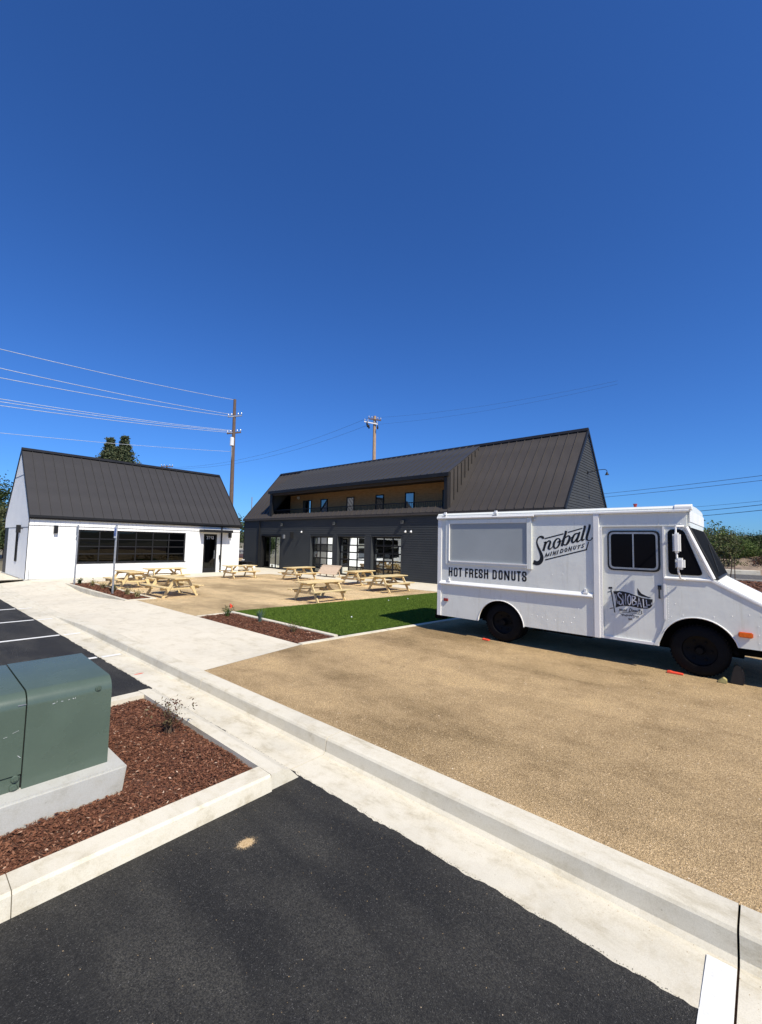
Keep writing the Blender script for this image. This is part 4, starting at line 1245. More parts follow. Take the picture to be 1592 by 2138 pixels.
# door, recessed under the header
dq = [(2.27, .56), (2.27, 2.53), (1.265, 2.53), (1.265, .92), (1.37, .56)]
door = MB().prism(dq, 'x', TN + .03, TN + .06).build('door', 'white_paint', tk)
MB().prism(dq, 'x', TF - .06, TF - .03).build('door', 'white_paint', tk)
wq = [(2.12, 1.765), (2.12, 2.465), (1.315, 2.465), (1.315, 1.765)]
MB().prism(rounded(wq, .10), 'x', TN + .014, TN + .03).build('window_gasket', 'gasket', door)
iq = [(2.092, 1.793), (2.092, 2.437), (1.343, 2.437), (1.343, 1.793)]
fq = rounded(iq, .085)
gq = rounded([(2.062, 1.823), (2.062, 2.407), (1.373, 2.407), (1.373, 1.823)], .06)
mb = MB()
n = len(fq)
mb.add([(TN + .008, y, z) for y, z in fq] + [(TN + .008, y, z) for y, z in gq] + [(TN + .018, y, z) for y, z in gq], [(i, (i + 1) % n, n + (i + 1) % n, n + i) for i in range(n)] + [(n + i, n + (i + 1) % n, 2 * n + (i + 1) % n, 2 * n + i) for i in range(n)])
mb.box(TN + .007, TN + .02, 1.70, 1.722, 1.82, 2.41)
wf = mb.build('window_frame', 'steel', door)
MB().prism(gq, 'x', TN + .0125, TN + .02).build('window_pane', 'black_glass', door)
hd = MB().tube([(TN + .03, 1.335, 1.52), (TN - .02, 1.335, 1.52), (TN - .02, 1.335, 1.34), (TN + .03, 1.335, 1.34)], .013, 6).box(TN + .015, TN + .03, 1.31, 1.36, 1.48, 1.55).build('door_handle', 'gasket', door)
MB().box(TN + .005, TN + .03, 1.36, 2.25, .555, .60).build('door_sill', 'white_trim', door)
# quarter window panel
pq = [(1.262, 1.665), (1.262, 2.53), (.955, 2.53), (.62, 1.70), (.62, 1.665)]
qp = MB().prism(pq, 'x', TN + .012, TN + .04).build('quarter_panel', 'white_paint', tk)
MB().prism(pq, 'x', TF - .04, TF - .012).build('quarter_panel', 'white_paint', tk)
MB().prism(rounded([(1.20, 1.745), (1.20, 2.485), (.985, 2.485), (.735, 1.745)], .075), 'x', TN - .002, TN + .012).build('quarter_window', 'black_glass', qp)
MB().tube([(TN + .005, .945, 2.52), (TN + .005, .61, 1.70)], .03, 8).build('windscreen_pillar', 'white_trim', qp)
MB().prism([(TN + .012, 1.65), (TN - .022, 1.665), (TN - .022, 1.685), (TN + .012, 1.71)], 'y', .64, 1.262).build('belt_ledge', 'white_trim', qp)
MB().box(TN - .004, TN + .012, 1.245, 1.275, 1.0, 2.53).build('door_jamb', 'white_trim', qp)
# windscreen
ws = MB().add([(TN + .05, .93, 2.52), (TF - .05, .93, 2.52), (TF - .05, .60, 1.72), (TN + .05, .60, 1.72), (TN + .05, .90, 2.52), (TF - .05, .90, 2.52), (TF - .05, .57, 1.72), (TN + .05, .57, 1.72)], [(0, 1, 2, 3), (7, 6, 5, 4), (0, 4, 5, 1), (1, 5, 6, 2), (2, 6, 7, 3), (3, 7, 4, 0)]).build('windscreen', 'windscreen', tk)
MB().tube([(TN + .04, .915, 2.53), (TN + .04, .565, 1.71), (TF - .04, .565, 1.71), (TF - .04, .915, 2.53)], .022, 6).build('windscreen_gasket', 'gasket', ws)
MB().tube([(9.1, .58, 1.80), (9.1, .70, 2.25)], .012, 5).build('wiper', 'gasket', ws)
MB().box(TN + .06, TF - .06, 1.36, 2.2, .66, .70).box(TN + .36, TF - .36, .75, 1.36, 1.12, 1.16).box(TN + .36, TF - .36, .7, .75, .66, 1.7).build('cab_floor', 'chassis', tk)
# upright trim between cab and box
MB().box(TN - .036, TN + .03, 2.245, 2.345, .55, 2.775).build('side_post', 'white_trim', tk, bev=.008)
MB().box(TN - .02, TN, 2.20, 2.245, .56, 2.53).build('door_stop', 'white_trim', tk)
# serving window with closed shutter
sy0, sy1, sz0, sz1 = 3.49, 5.52, 1.715, 2.715
mb = MB()
mb.box(TN - .030, TN, sy1 - .085, sy1, sz0, sz1).box(TN - .036, TN, sy0, sy0 + .105, sz0 - .02, sz1 + .02).box(TN - .030, TN, sy0 + .105, sy1 - .085, sz0, sz0 + .065).box(TN - .028, TN, sy0 + .105, sy1 - .085, sz1 - .085, sz1)
sw = mb.build('serving_window', 'white_paint', tk, bev=.006)
mb = MB().box(TN - .040, TN - .008, sy1 - .105, sy1 - .086, sz0 + .055, sz1 - .08).box(TN - .040, TN - .008, sy0 + .106, sy1 - .09, sz0 + .055, sz0 + .078)
mb.build('window_bead', 'white_trim', sw)
MB().box(TN - .010, TN - .003, sy0 + .10, sy1 - .08, sz0 + .06, sz1 - .08).build('shutter_panel', 'panel', sw)
MB().prism([(TN, 2.80), (TN - .055, 2.785), (TN - .065, 2.765), (TN - .055, 2.742), (TN, 2.735)], 'y', 3.44, 5.745).build('awning_rail', 'white_trim', sw)
MB().box(TN - .05, TN, 3.42, 3.46, 2.66, 2.775).build('awning_end', 'white_paint', sw, bev=.02)
# counter shelf
sh = MB().prism([(TN, 1.335), (TN - .045, 1.285), (TN - .052, 1.27), (TN - .050, 1.255), (TN - .04, 1.25), (TN, 1.245)], 'y', 2.37, 5.67).build('counter_shelf', 'white_trim', tk)
for y_ in (5.43, 2.49):
    MB().box(TN - .03, TN - .0, y_ - .02, y_ + .02, 1.315, 1.40).box(TN - .04, TN - .0, y_ - .045, y_ + .045, 1.310, 1.335).build('shelf_bracket', 'white_trim', sh)
# rear corner post and lights
MB().box(TN - .018, TN + .01, 5.64, 5.745, .53, 2.77).build('corner_post', 'white_trim', tk, bev=.006)
MB().box(TN - .03, TN, 5.45, 5.565, .868, .932).build('rear_marker', 'red', tk, bev=.008)
MB().box(TN - .055, TN, .165, .335, .868, .945).build('front_marker', 'amber', tk, bev=.012)
# rivets
mb = MB()
def rivet(y, z, x=TN, r_=.0085):
    mb.add([(x, y - r_, z), (x, y, z - r_), (x, y + r_, z), (x, y, z + r_), (x - r_ * .8, y, z)], [(0, 1, 4), (1, 2, 4), (2, 3, 4), (3, 0, 4)])
for i in range(44): rivet(.98 + i * .105, 2.752)
for i in range(8): rivet(1.02 + i * .155, 2.575)
for i in range(9): rivet(2.55 + i * .11, 2.60)
for i in range(10): rivet(1.09, 2.56 + i * .02, r_=.006)
for i in range(14): rivet(2.40 + .0, .62 + i * .15)
for i in range(30): rivet(2.222, .60 + i * .065, TN + .0 - .02, .006)
for y, z in ((3.2, .75), (3.05, .76), (2.9, .74), (2.75, .75), (2.62, 1.02), (3.5, .80), (3.4, .79), (3.3, .78), (5.35, .95), (5.1, 1.0), (4.9, .98), (4.8, .86), (4.4, 1.07), (4.3, 1.07), (4.1, 1.07), (4.0, 1.06), (3.0, 1.05), (2.7, .85), (3.1, 1.62), (2.9, 1.64), (2.95, 2.62), (2.7, 2.64), (3.1, 2.6), (1.18, 1.06), (1.02, 1.10), (.62, 1.12), (.40, 1.16), (.2, 1.2), (1.12, 1.27), (.10, 1.05), (.10, .92), (.10, .80), (1.15, .96), (1.20, .93), (1.22, .90), (.06, 1.2)): rivet(y, z)
for i in range(16): rivet(1.215, .98 + i * .04, r_=.006)
for i in range(12): rivet(.62 - i * .052, 1.655 - i * .034, r_=.006)
mb.build('rivets', 'white_trim', body)
# mirrors on a bent tube
mr_ = MB().tube([(TN, .98, 2.535), (TN - .20, 1.06, 2.525), (TN - .22, 1.06, 2.50), (TN - .22, 1.055, 2.1), (TN - .22, 1.035, 1.80), (TN - .17, 1.02, 1.70), (TN - .03, .98, 1.675)], .014, 8).build('mirror_arm', 'white_trim', tk)
m1 = MB().box(TN - .29, TN - .14, 1.0, 1.095, 2.10, 2.42).build('mirror', 'white_trim', mr_, bev=.025)
MB().box(TN - .28, TN - .15, 1.096, 1.10, 2.12, 2.40).build('mirror_glass', 'steel', m1)
m2 = MB().box(TN - .29, TN - .13, .95, 1.065, 1.84, 2.02).build('mirror', 'white_trim', mr_, bev=.03)
MB().box(TN - .28, TN - .14, 1.066, 1.07, 1.86, 2.00).build('mirror_glass', 'steel', m2)
# wheels
tyre_p = [(.0, .235), (.005, .30), (.02, .365), (.05, .392), (.11, .40), (.17, .392), (.20, .365), (.215, .30), (.22, .235)]
def wheel(x, y, s=1):
    w = MB().lathe_x([(a, b_) for a, b_ in tyre_p], x, y, .552, 40).build('wheel', 'rubber', tk, smooth=True)
    xi = x + .035 if s == 1 else x + .16
    MB().lathe_x([(0, .236), (.03, .225), (.06, .12), (.07, .0), (.10, .0), (.10, .236)], xi, y, .552, 28).build('rim', 'rim', w, smooth=True)
    mbn = MB()
    for k in range(6):
        t = k * math.pi / 3
        mbn.tube([(xi + .05, y + .15 * math.cos(t), .552 + .15 * math.sin(t)), (xi + .02, y + .15 * math.cos(t), .552 + .15 * math.sin(t))], .016, 6)
    mbn.tube([(xi + .06, y, .552), (xi - .02, y, .552)], [.07, .05], 12)
    mbn.build('hub', 'rim', w)
    mbt = MB()
    for k in range(48):
        t = 2 * math.pi * (k + .5) / 48
        c_, s_ = math.cos(t), math.sin(t)
        for xo in (.035, .125):
            mbt.beam((x + xo, y + .397 * c_, .552 + .397 * s_), (x + xo + .06, y + .397 * c_, .552 + .397 * s_), .026, .012, (0, c_, s_))
    mbt.build('tread', 'rubber', w)
wheel(TN + .07, 4.16)
wheel(TN + .32, 4.16)
wheel(TN + .09, .83)
wheel(TF - .29, 4.16, -1)
wheel(TF - .31, .83, -1)
# dark underside
mb = MB()
mb.box(TN + .06, TF - .06, 2.35, 3.62, .655, .69).box(TN + .06, TF - .06, 4.74, 5.68, .655, .69).box(TN + .36, TF - .36, 3.62, 4.74, .655, .688)
mb.box(TN + .55, TN + .65, -.3, 5.6, .50, .64).box(TF - .65, TF - .55, -.3, 5.6, .50, .64)
for y in (.83, 4.16):
    mb.tube([(TN + .2, y, .55), (TF - .2, y, .55)], .06, 8)
mb.tube([(9.65, 4.05, .45), (9.65, 4.27, .62)], .2, 10)
mb.box(TN + .7, TF - .7, .3, 1.7, .42, .9)
mb.box(TN + .35, TN + .55, 2.5, 3.4, .45, .62)
mb.box(TN + .33, TF - .33, 3.6, 4.75, .69, 1.02).box(TN + .33, TF - .33, .3, 1.36, .7, 1.1)
mb.box(TN + .031, TN + .33, 3.64, 4.72, 1.02, 1.06).box(TN + .031, TN + .33, .28, 1.30, 1.085, 1.12)
mb.box(TN + .30, TN + .33, 3.6, 4.75, .5, 1.02).box(TN + .32, TN + .35, .27, 1.36, .55, 1.1)
mb.box(TN + .031, TN + .30, 4.705, 4.73, .55, 1.04).box(TN + .031, TN + .30, 3.63, 3.655, .55, 1.04)
mb.build('underbody', 'chassis', tk)
MB().box(TN + .15, TF - .15, 5.745, 5.90, .50, .60).box(TN + .25, TN + .45, 5.745, 5.98, .40, .50).build('rear_step', 'chassis', tk, bev=.01)
MB().tube([(TN + .35, -.1, .60), (TN + .2, .28, .60)], .022, 6).tube([(TN + .17, .40, .62), (TN + .17, .36, .56)], .03, 8).build('steering_link', 'chassis', tk)

# lettering and emblem on the side
FX = TN - .0025
mb = MB()
for k_, st_ in enumerate(LOGO):
    if k_ < 13:
        ribbon(mb, st_, lambda a, b_: (FX, a, b_))
    else:
        polyband(mb, st_, st_[0][2], lambda a, b_: (FX, a, b_))
mb.build('script_lettering', 'ink', body)
GL = {'H': [[(0, 0), (0, 1)], [(1, 0), (1, 1)], [(0, .53), (1, .53)]],
      'O': [[(0, .1), (0, .9), (.22, 1), (.78, 1), (1, .9), (1, .1), (.78, 0), (.22, 0), (0, .1)]],
      'T': [[(0, 1), (1, 1)], [(.5, 1), (.5, 0)]],
      'F': [[(0, 0), (0, 1), (1, 1)], [(0, .5), (.85, .5)]],
      'R': [[(0, 0), (0, 1), (.75, 1), (1, .9), (1, .6), (.78, .48), (0, .48)], [(.75, .48), (1, .36), (1, 0)]],
      'E': [[(1, 0), (0, 0), (0, 1), (1, 1)], [(0, .52), (.85, .52)]],
      'S': [[(1, .72), (1, .9), (.78, 1), (.22, 1), (0, .9), (0, .66), (.22, .55), (.78, .44), (1, .34), (1, .1), (.78, 0), (.22, 0), (0, .1), (0, .28)]],
      'D': [[(0, 0), (0, 1), (.72, 1), (1, .87), (1, .13), (.72, 0), (0, 0)]],
      'N': [[(0, 0), (0, 1)], [(.08, .95), (.92, .05)], [(1, 0), (1, 1)]],
      'U': [[(0, 1), (0, .1), (.22, 0), (.78, 0), (1, .1), (1, 1)]]}
mb = MB()
for ch, y0, y1, zt, zb in WORDS:
    w = .033
    for ln in GL[ch]:
        P_ = [(y0 - w / 2 + (y1 - y0 + w) * p[0], zb + w / 2 + (zt - zb - w) * p[1]) for p in ln]
        polyband(mb, P_, w, lambda a, b_: (FX, a, b_))
mb.build('block_lettering', 'ink', body)
FD = TN + .0275
mb = MB()
mb.add([(FD, y, z) for y, z in FLAG], [tuple(range(len(FLAG)))])
mb.add([(FD, y, z) for y, z in TAIL], [tuple(range(len(TAIL)))])
for st_ in FLAG_INK:
    polyband(mb, st_, st_[0][2], lambda a, b_: (FD, a, b_))
em = mb.build('pennant_emblem', 'ink', door)
mb = MB()
for k_, st_ in enumerate(FLAG_LETTERS):
    polyband(mb, st_, st_[0][2] * .85, lambda a, b_: (FD - .0015 - .0001 * k_, a, b_))
mb.build('pennant_lettering', 'ink_white', door)

# chocks
def wedge(name, y0, y1, x0, x1, z0, h, mat, label, hi=0):
    ym = y0 + (y1 - y0) * .55
    mb_ = MB().prism([(y0, z0), (y1, z0), (y1, z0 + h * .8), (ym + .05, z0 + h), (ym + .03, z0 + h * .75), (y0, z0 + h * .6)], 'x', x0, x1)
    o = mb_.build(name, mat, None, bev=.006, origin=(0, 0, 0))
    return tag(o, label, 'wheel chock')
wedge('wheel_chock', 4.42, 4.57, 8.50, 8.58, .149, .038, 'red_plastic', 'bright red chock behind the rear tyre of the white truck')
wedge('wheel_chock', 1.04, 1.26, 8.53, 8.61, .149, .036, 'red_plastic', 'bright red chock behind the front tyre of the white truck')
mb = MB()
pr = [(.46, .149), (.30, .149), (.285, .25), (.30, .34), (.33, .40), (.375, .43), (.405, .40), (.43, .30)]
mb.prism(pr, 'x', 8.58, 8.72)
for k in range(6):
    z_ = .18 + k * .04
    mb.beam((8.575, .288 + max(0, z_ - .28) * .25, z_), (8.725, .288 + max(0, z_ - .28) * .25, z_), .022, .018, (0, 1, 0))
tag(mb.build('wheel_chock', 'ink', None, bev=.006), 'tall black rubber chock in front of the front tyre', 'wheel chock')
tag(MB().prism([(.60, .149), (.49, .149), (.49, .20), (.53, .23), (.60, .17)], 'x', 8.50, 8.60).build('timber_block', 'yellow_wood', None, bev=.006), 'small yellow timber block wedged under the front tyre', 'block')

# ================================================================== green utility cabinet
tc = root('utility_cabinet', (.4, 4.6, .28), 'olive green metal electrical cabinet on a concrete pad in the bark bed', 'utility cabinet')
def lid_prof(z0, z1, y0, y1, r_):
    p = [(y0, z0)]
    p += [(y0 + r_ - r_ * math.cos(R(a)), z1 - r_ - .03 + r_ * math.sin(R(a))) for a in range(0, 81, 16)]
    p += [(y1 - .02, z1), (y1, z1 - .03), (y1, z0)]
    return p
MB().prism(lid_prof(.285, 1.015, 4.16, 5.08, .11), 'x', .775, 1.335).build('cabinet_shell', 'green_metal', tc, smooth=True)
MB().prism(lid_prof(.40, 1.01, 4.165, 5.08, .11), 'x', -.6, .767).build('cabinet_door', 'green_metal', tc, smooth=True)
MB().box(-.6, .765, 4.172, 5.08, .285, .392).build('lower_panel', 'green_metal', tc, bev=.004)
MB().box(.76, .783, 4.185, 5.05, .30, .88).build('seam_backing', 'trim', tc)
bo = MB()
for x_, z_ in ((1.235, .905), (.735, .375), (.73, .315)):
    MB().tube([(x_, 4.155, z_), (x_, 4.165, z_)], [.020, .026], 12).build('bolt_recess', 'green_metal', tc)
    MB().tube([(x_, 4.148, z_), (x_, 4.157, z_)], .011, 8).build('bolt', 'green_metal', tc)
MB().box(.72, .768, 4.163, 4.175, .895, .901).build('latch', 'steel', tc)
mb = MB()
for x_, z_, dx, dz, w in ((.93, .862, .02, .004, .006), (.955, .868, .004, .012, .004), (.985, .867, .015, 0, .005), (1.03, .866, .012, .006, .005), (1.06, .872, .01, -.006, .006), (1.075, .866, .002, .012, .005), (.70, .71, .05, .016, .003), (.65, .69, .03, .006, .003), (.74, .54, .022, -.026, .005)):
    bar2d(mb, (x_, z_), (x_ + dx * .7, z_ + dz * .7), w * .45, lambda a, b_: (a, 4.1575, b_))
mb.build('scuff_mark', 'sign_white', tc)
MB().add([(-.8, 4.0, .29), (1.44, 4.0, .29), (1.44, 5.25, .29), (-.8, 5.25, .29), (-.8, 4.02, .0), (1.41, 4.02, .0), (1.41, 5.25, .0), (-.8, 5.25, .0)], [(0, 1, 2, 3), (7, 6, 5, 4), (0, 4, 5, 1), (1, 5, 6, 2), (2, 6, 7, 3), (3, 7, 4, 0)]).build('concrete_pad', 'grey_concrete', tc, bev=.018)

# ================================================================== picnic tables
TH, BH, LT, SP, FS = .66, .385, 1.72, 1.22, 1.14     # height, bench height, length, feet spread, frame spacing
def make_table():
    t = root('picnic_table', (0, 0, 0))
    LOC[t.name] = Vector()
    pw = .128
    for i in range(5):
        y = (i - 2) * (pw + .008)
        MB().box(-LT / 2, LT / 2, y - pw / 2, y + pw / 2, TH - .036, TH).build('top_plank', 'pine', t, bev=.005)
    for s in (-1, 1):
        for k in range(2):
            y = s * (.56 + k * .108)
            MB().box(-LT / 2, LT / 2, y - .05, y + .05, BH - .036, BH).build('bench_plank', 'pine', t, bev=.005)
    for s in (-1, 1):
        x = s * FS / 2
        MB().box(x - .018, x + .018, -.31, .31, TH - .122, TH - .037).build('top_support', 'pine', t, bev=.004)
        MB().box(x - .018, x + .018, -.70, .70, BH - .135, BH - .037).build('seat_support', 'pine', t, bev=.004)
        for q in (-1, 1):
            MB().beam((x + s * .037, q * .22, TH - .04), (x + s * .037, q * (SP / 2), 0.0), .036, .09, (0, 1, 0)).build('leg', 'pine', t)
        MB().beam((x - s * .02, 0, BH - .10), (x - s * .36, 0, TH - .04), .036, .08, (0, 0, 1)).build('brace', 'pine', t)
    return t
proto = make_table()
tables = [(10.05, 11.62, 0, 'pale pine picnic table nearest the corner of the green lawn'),
          (14.15, 11.98, -2, 'pale pine picnic table nearest the rear of the white truck'),
          (15.25, 14.75, 8, 'pine picnic table just behind the table beside the truck'),
          (14.55, 18.55, 6, 'pine picnic table in front of the leftmost roll-up door'),
          (12.68, 21.3, -3, 'pine picnic table standing right beside the white shop door'),
          (6.86, 15.95, 93, 'pine picnic table seen end-on, nearest the bark planter corner'),
          (6.66, 19.5, 91, 'pine picnic table seen end-on behind the nearer signpost'),
          (8.55, 20.75, 0, 'pine picnic table under the wide glazed shop window')]
for i, (x, y, a, lab) in enumerate(tables):
    o = proto if i == 0 else copy_tree(proto)
    o.location = (x, y, .146)
    o.rotation_euler.z = R(a)
    tag(o, lab, 'picnic table', 'picnic tables in the gravel courtyard')

# leaning plank panel near the roll-up doors
pl = root('plank_panel', (17.0, 18.9, .15), 'pinkish plank panel propped on trestles before the roll-up doors', 'panel')
for k in range(5):
    f0, f1 = k / 5, (k + .97) / 5
    z0_, z1_ = .33 + .50 * f0, .33 + .50 * f1
    x0_, x1_ = 16.85 + .42 * f0, 16.85 + .42 * f1
    MB().add([(x0_, 18.25, z0_), (x0_, 19.85, z0_), (x1_, 19.75, z1_), (x1_, 18.15, z1_), (x0_ + .03, 18.25, z0_ - .02), (x0_ + .03, 19.85, z0_ - .02), (x1_ + .03, 19.75, z1_ - .02), (x1_ + .03, 18.15, z1_ - .02)], [(0, 1, 2, 3), (7, 6, 5, 4), (0, 4, 5, 1), (1, 5, 6, 2), (2, 6, 7, 3), (3, 7, 4, 0)]).build('plank', 'old_wood', pl)
for y_ in (18.45, 19.6):
    MB().beam((17.25, y_, .78), (17.42, y_, .15), .05, .05).beam((16.9, y_, .36), (16.92, y_, .15), .05, .05).build('leg', 'old_wood', pl)
# dark benches beside the entrance
bn = root('waiting_bench', (18.1, 29.7, .15), 'low black bench with a white bowl beside the dark entrance', 'bench')
MB().box(17.85, 18.3, 28.95, 30.4, .52, .58).build('seat', 'trim', bn)
for y_ in (29.0, 29.7, 30.3):
    MB().box(17.9, 18.25, y_, y_ + .06, .151, .52).build('leg', 'trim', bn)
tag(MB().tube([(18.05, 29.9, .58), (18.05, 29.9, .66), (18.05, 29.9, .72)], [.06, .12, .13], 12).build('bowl', 'sign_white'), 'small white bowl standing on the black bench', 'bowl')
for x_, y_, lab in ((17.6, 28.9, 'small white crate on the slab left of the entrance'), (17.75, 28.2, 'small white crate on the slab in front of the entrance')):
    cr = MB().box(x_, x_ + .3, y_, y_ + .3, .152, .19).box(x_, x_ + .02, y_, y_ + .3, .19, .36).box(x_ + .28, x_ + .3, y_, y_ + .3, .19, .36).box(x_ + .02, x_ + .28, y_, y_ + .02, .19, .36).box(x_ + .02, x_ + .28, y_ + .28, y_ + .3, .19, .36).build('crate', 'sign_white')
    tag(cr, lab, 'crate', 'crates by the entrance')

# ================================================================== parking signs
def sign_post(x, y, h, lab, plates):
    r_ = root('parking_sign', (x, y, .15), lab, 'sign', 'accessible parking signs')
    MB().box(x - .025, x + .025, y - .025, y + .025, .14, h).build('post', 'steel', r_)
    for z0_, z1_, mat in plates:
        p = MB().box(x - .034, x - .028, y - .12, y + .12, z0_, z1_).build('sign_plate', 'sign_white' if mat == 'sign_blue' else mat, r_)
        if mat == 'sign_blue':
            MB().box(x - .0352, x - .034, y - .10, y + .10, z0_ + .07, z1_ - .07).build('blue_field', 'sign_blue', p)
        if mat == 'sign_blue':
            mb_ = MB()
            P_ = lambda a, b_: (x - .0365, y + a * .8, b_)
            cz = (z0_ + z1_) / 2
            for k in range(14):
                t0, t1 = R(150 + k * 15), R(165 + k * 15)
                bar2d(mb_, (.07 * math.cos(t0) + .01, cz - .05 + .07 * math.sin(t0)), (.07 * math.cos(t1) + .01, cz - .05 + .07 * math.sin(t1)), .018, P_)
            bar2d(mb_, (.02, cz + .09), (.01, cz - .02), .03, P_)
            bar2d(mb_, (.01, cz - .02), (-.07, cz - .03), .022, P_)
            bar2d(mb_, (-.07, cz - .03), (-.09, cz - .11), .022, P_)
            bar2d(mb_, (.015, cz + .135), (.025, cz + .135), .035, P_)
            mb_.build('wheelchair_symbol', 'sign_white', p)
sign_post(5.30, 21.75, 2.66, 'galvanised signpost at the far end of the bark planter', [(2.20, 2.60, 'steel'), (2.0, 2.17, 'steel')])
sign_post(5.42, 17.45, 2.60, 'galvanised signpost with blue plate nearest the picnic tables', [(2.14, 2.56, 'sign_blue')])

# survey flag
fg = root('survey_flag', (6.28, 11.0, .13), 'small red survey flag at the tip of the strip bed', 'flag')
MB().tube([(6.28, 11.0, .12), (6.30, 11.0, .45)], .004, 5).build('wire_stem', 'steel', fg)
MB().add([(6.296, 11.0, .44), (6.31, 11.0, .29), (6.39, 10.96, .35), (6.296, 11.003, .44), (6.31, 11.003, .29), (6.39, 10.963, .35)], [(0, 1, 2), (5, 4, 3), (0, 2, 5, 3), (1, 4, 5, 2)]).build('flag', 'red_plastic', fg)
for i, (x, y, lab) in enumerate(((8.35, 8.35, 'tiny white stone on the lawn, nearest the edging band'), (12.6, 9.75, 'tiny white stone on the lawn, nearest the truck'), (11.7, 9.9, 'tiny white stone on the lawn, left of its twin'))):
    tag(blob('white_stone', x, y, .165, .018, .018, 'sign_white', 40 + i, .025, 10), lab, 'stone', 'white stones on the lawn')

# ================================================================== plants
def quads(c, size, rr, flat=0.0, aspect=.55):
    """leaf quads at centres c (n,3)"""
    n = len(c)
    d = rr.normal(0, 1, (n, 3))
    d[:, 2] *= (1 - flat)
    d /= np.linalg.norm(d, axis=1)[:, None]
    e = rr.normal(0, 1, (n, 3))
    e -= d * (d * e).sum(1)[:, None]
    e /= np.linalg.norm(e, axis=1)[:, None]
    s = size * rr.uniform(.6, 1.4, n)[:, None]
    a, b_ = d * s / 2, e * s * aspect / 2
    P_ = np.stack([c - a, c + b_, c + a, c - b_], 1).reshape(-1, 3)
    return P_, np.arange(4 * n).reshape(-1, 4)

def leafy(name, loc, lab, cat, height, rad, n, leaf, mat, seed, trunk=.3, trunk_r=.12, kind='round', group=None, clumps=26, spread=.30, bark='bark', limbs=5):
    rr = np.random.default_rng(seed)
    t = root(name, loc, lab, cat, group)
    x0, y0, z0_ = loc
    mb_ = MB()
    top = height * (.92 if kind == 'cone' else .7)
    mb_.tube([(x0, y0, z0_ - .1), (x0 + rr.normal(0, .03) * height, y0 + rr.normal(0, .03) * height, z0_ + top * .5), (x0, y0, z0_ + top)], [trunk_r, trunk_r * .7, trunk_r * .15], 8)
    if kind == 'cone':
        u = rr.uniform(0, 1, clumps) ** .7
        lev = trunk + (1 - trunk) * u
        rmax = rad * np.clip((1 - lev) / (1 - trunk), .04, 1) ** .95 * rr.uniform(.4, 1.1, clumps)
        a = rr.uniform(0, 6.28, clumps)
        C = np.stack([x0 + rmax * np.cos(a) * .8, y0 + rmax * np.sin(a) * .8, z0_ + lev * height], 1)
        cs = np.clip(rmax * .26, .035 * rad, rad * .2)
    else:
        v = rr.normal(0, 1, (clumps, 3))
        v /= np.linalg.norm(v, axis=1)[:, None]
        q = rr.uniform(.25, 1, clumps)[:, None] ** .5
        hh = height * (1 - trunk) / 2
        C = np.array([x0, y0, z0_ + height * trunk + hh]) + v * q * np.array([rad * .85, rad * .85, hh * .85])
        cs = rad * spread * rr.uniform(.6, 1.3, clumps)
    for k in range(min(limbs, clumps)):
        c = C[k]
        b0 = Vector((x0, y0, z0_ + height * trunk * rr.uniform(.6, 1.0)))
        mb_.tube([b0, (b0 + Vector(c)) / 2 + Vector((0, 0, height * .03)), Vector(c)], [trunk_r * .45, trunk_r * .3, trunk_r * .1], 6)
    mb_.build('trunk', bark, t)
    idx = rr.integers(0, clumps, n)
    pts = C[idx] + rr.normal(0, 1, (n, 3)) * (cs if np.ndim(cs) else np.full(clumps, cs))[idx][:, None] * np.array([.75, .75, .5])
    pts[:, 2] = np.maximum(pts[:, 2], z0_ + .03)
    P_, F_ = quads(pts, leaf, rr)
    link('crown', np_mesh('crown', P_ - np.array(loc), F_), t, mat)
    return t

def tuft(loc, lab, n, h, spread, mat, seed, w=.012, group='small plants in the beds', leaves=0, leaf=.03, lmat=None, name='young_plant'):
    """upright blades or twigs from one root, with optional small leaves"""
    rr = np.random.default_rng(seed)
    t = root(name, loc, lab, 'plant', group)
    az = rr.uniform(0, 6.28, n)
    out = rr.uniform(.1, 1, n) * spread
    hh = h * rr.uniform(.55, 1.05, n)
    base = rr.normal(0, spread * .10, (n, 2))
    V, F = [], []
    tips = []
    for i in range(n):
        d = np.array((math.cos(az[i]), math.sin(az[i])))
        s_ = np.array((-d[1], d[0])) * w / 2
        for j, f in enumerate((0, .5, 1)):
            p = base[i] + d * out[i] * f ** 1.6
            k = (1, .8, .12)[j]
            z_ = hh[i] * (f if f < 1 else .96)
            V.append((p[0] - s_[0] * k, p[1] - s_[1] * k, z_))
            V.append((p[0] + s_[0] * k, p[1] + s_[1] * k, z_))
            if leaves: tips.append((p[0], p[1], z_))
        b_ = i * 6
        F += [(b_, b_ + 1, b_ + 3, b_ + 2), (b_ + 2, b_ + 3, b_ + 5, b_ + 4)]
    link('stems', np_mesh('stems', np.array(V), np.array(F)), t, mat)
    if leaves:
        tp = np.array([q for q in tips if q[2] > h * .22])
        c = tp[rr.integers(0, len(tp), leaves)] + rr.normal(0, .035, (leaves, 3))
        c[:, 2] = np.maximum(c[:, 2], .02)
        P_, F_ = quads(c, leaf, rr, aspect=.38)
        link('leaves', np_mesh('leaves', P_, F_), t, lmat or mat)
    return t

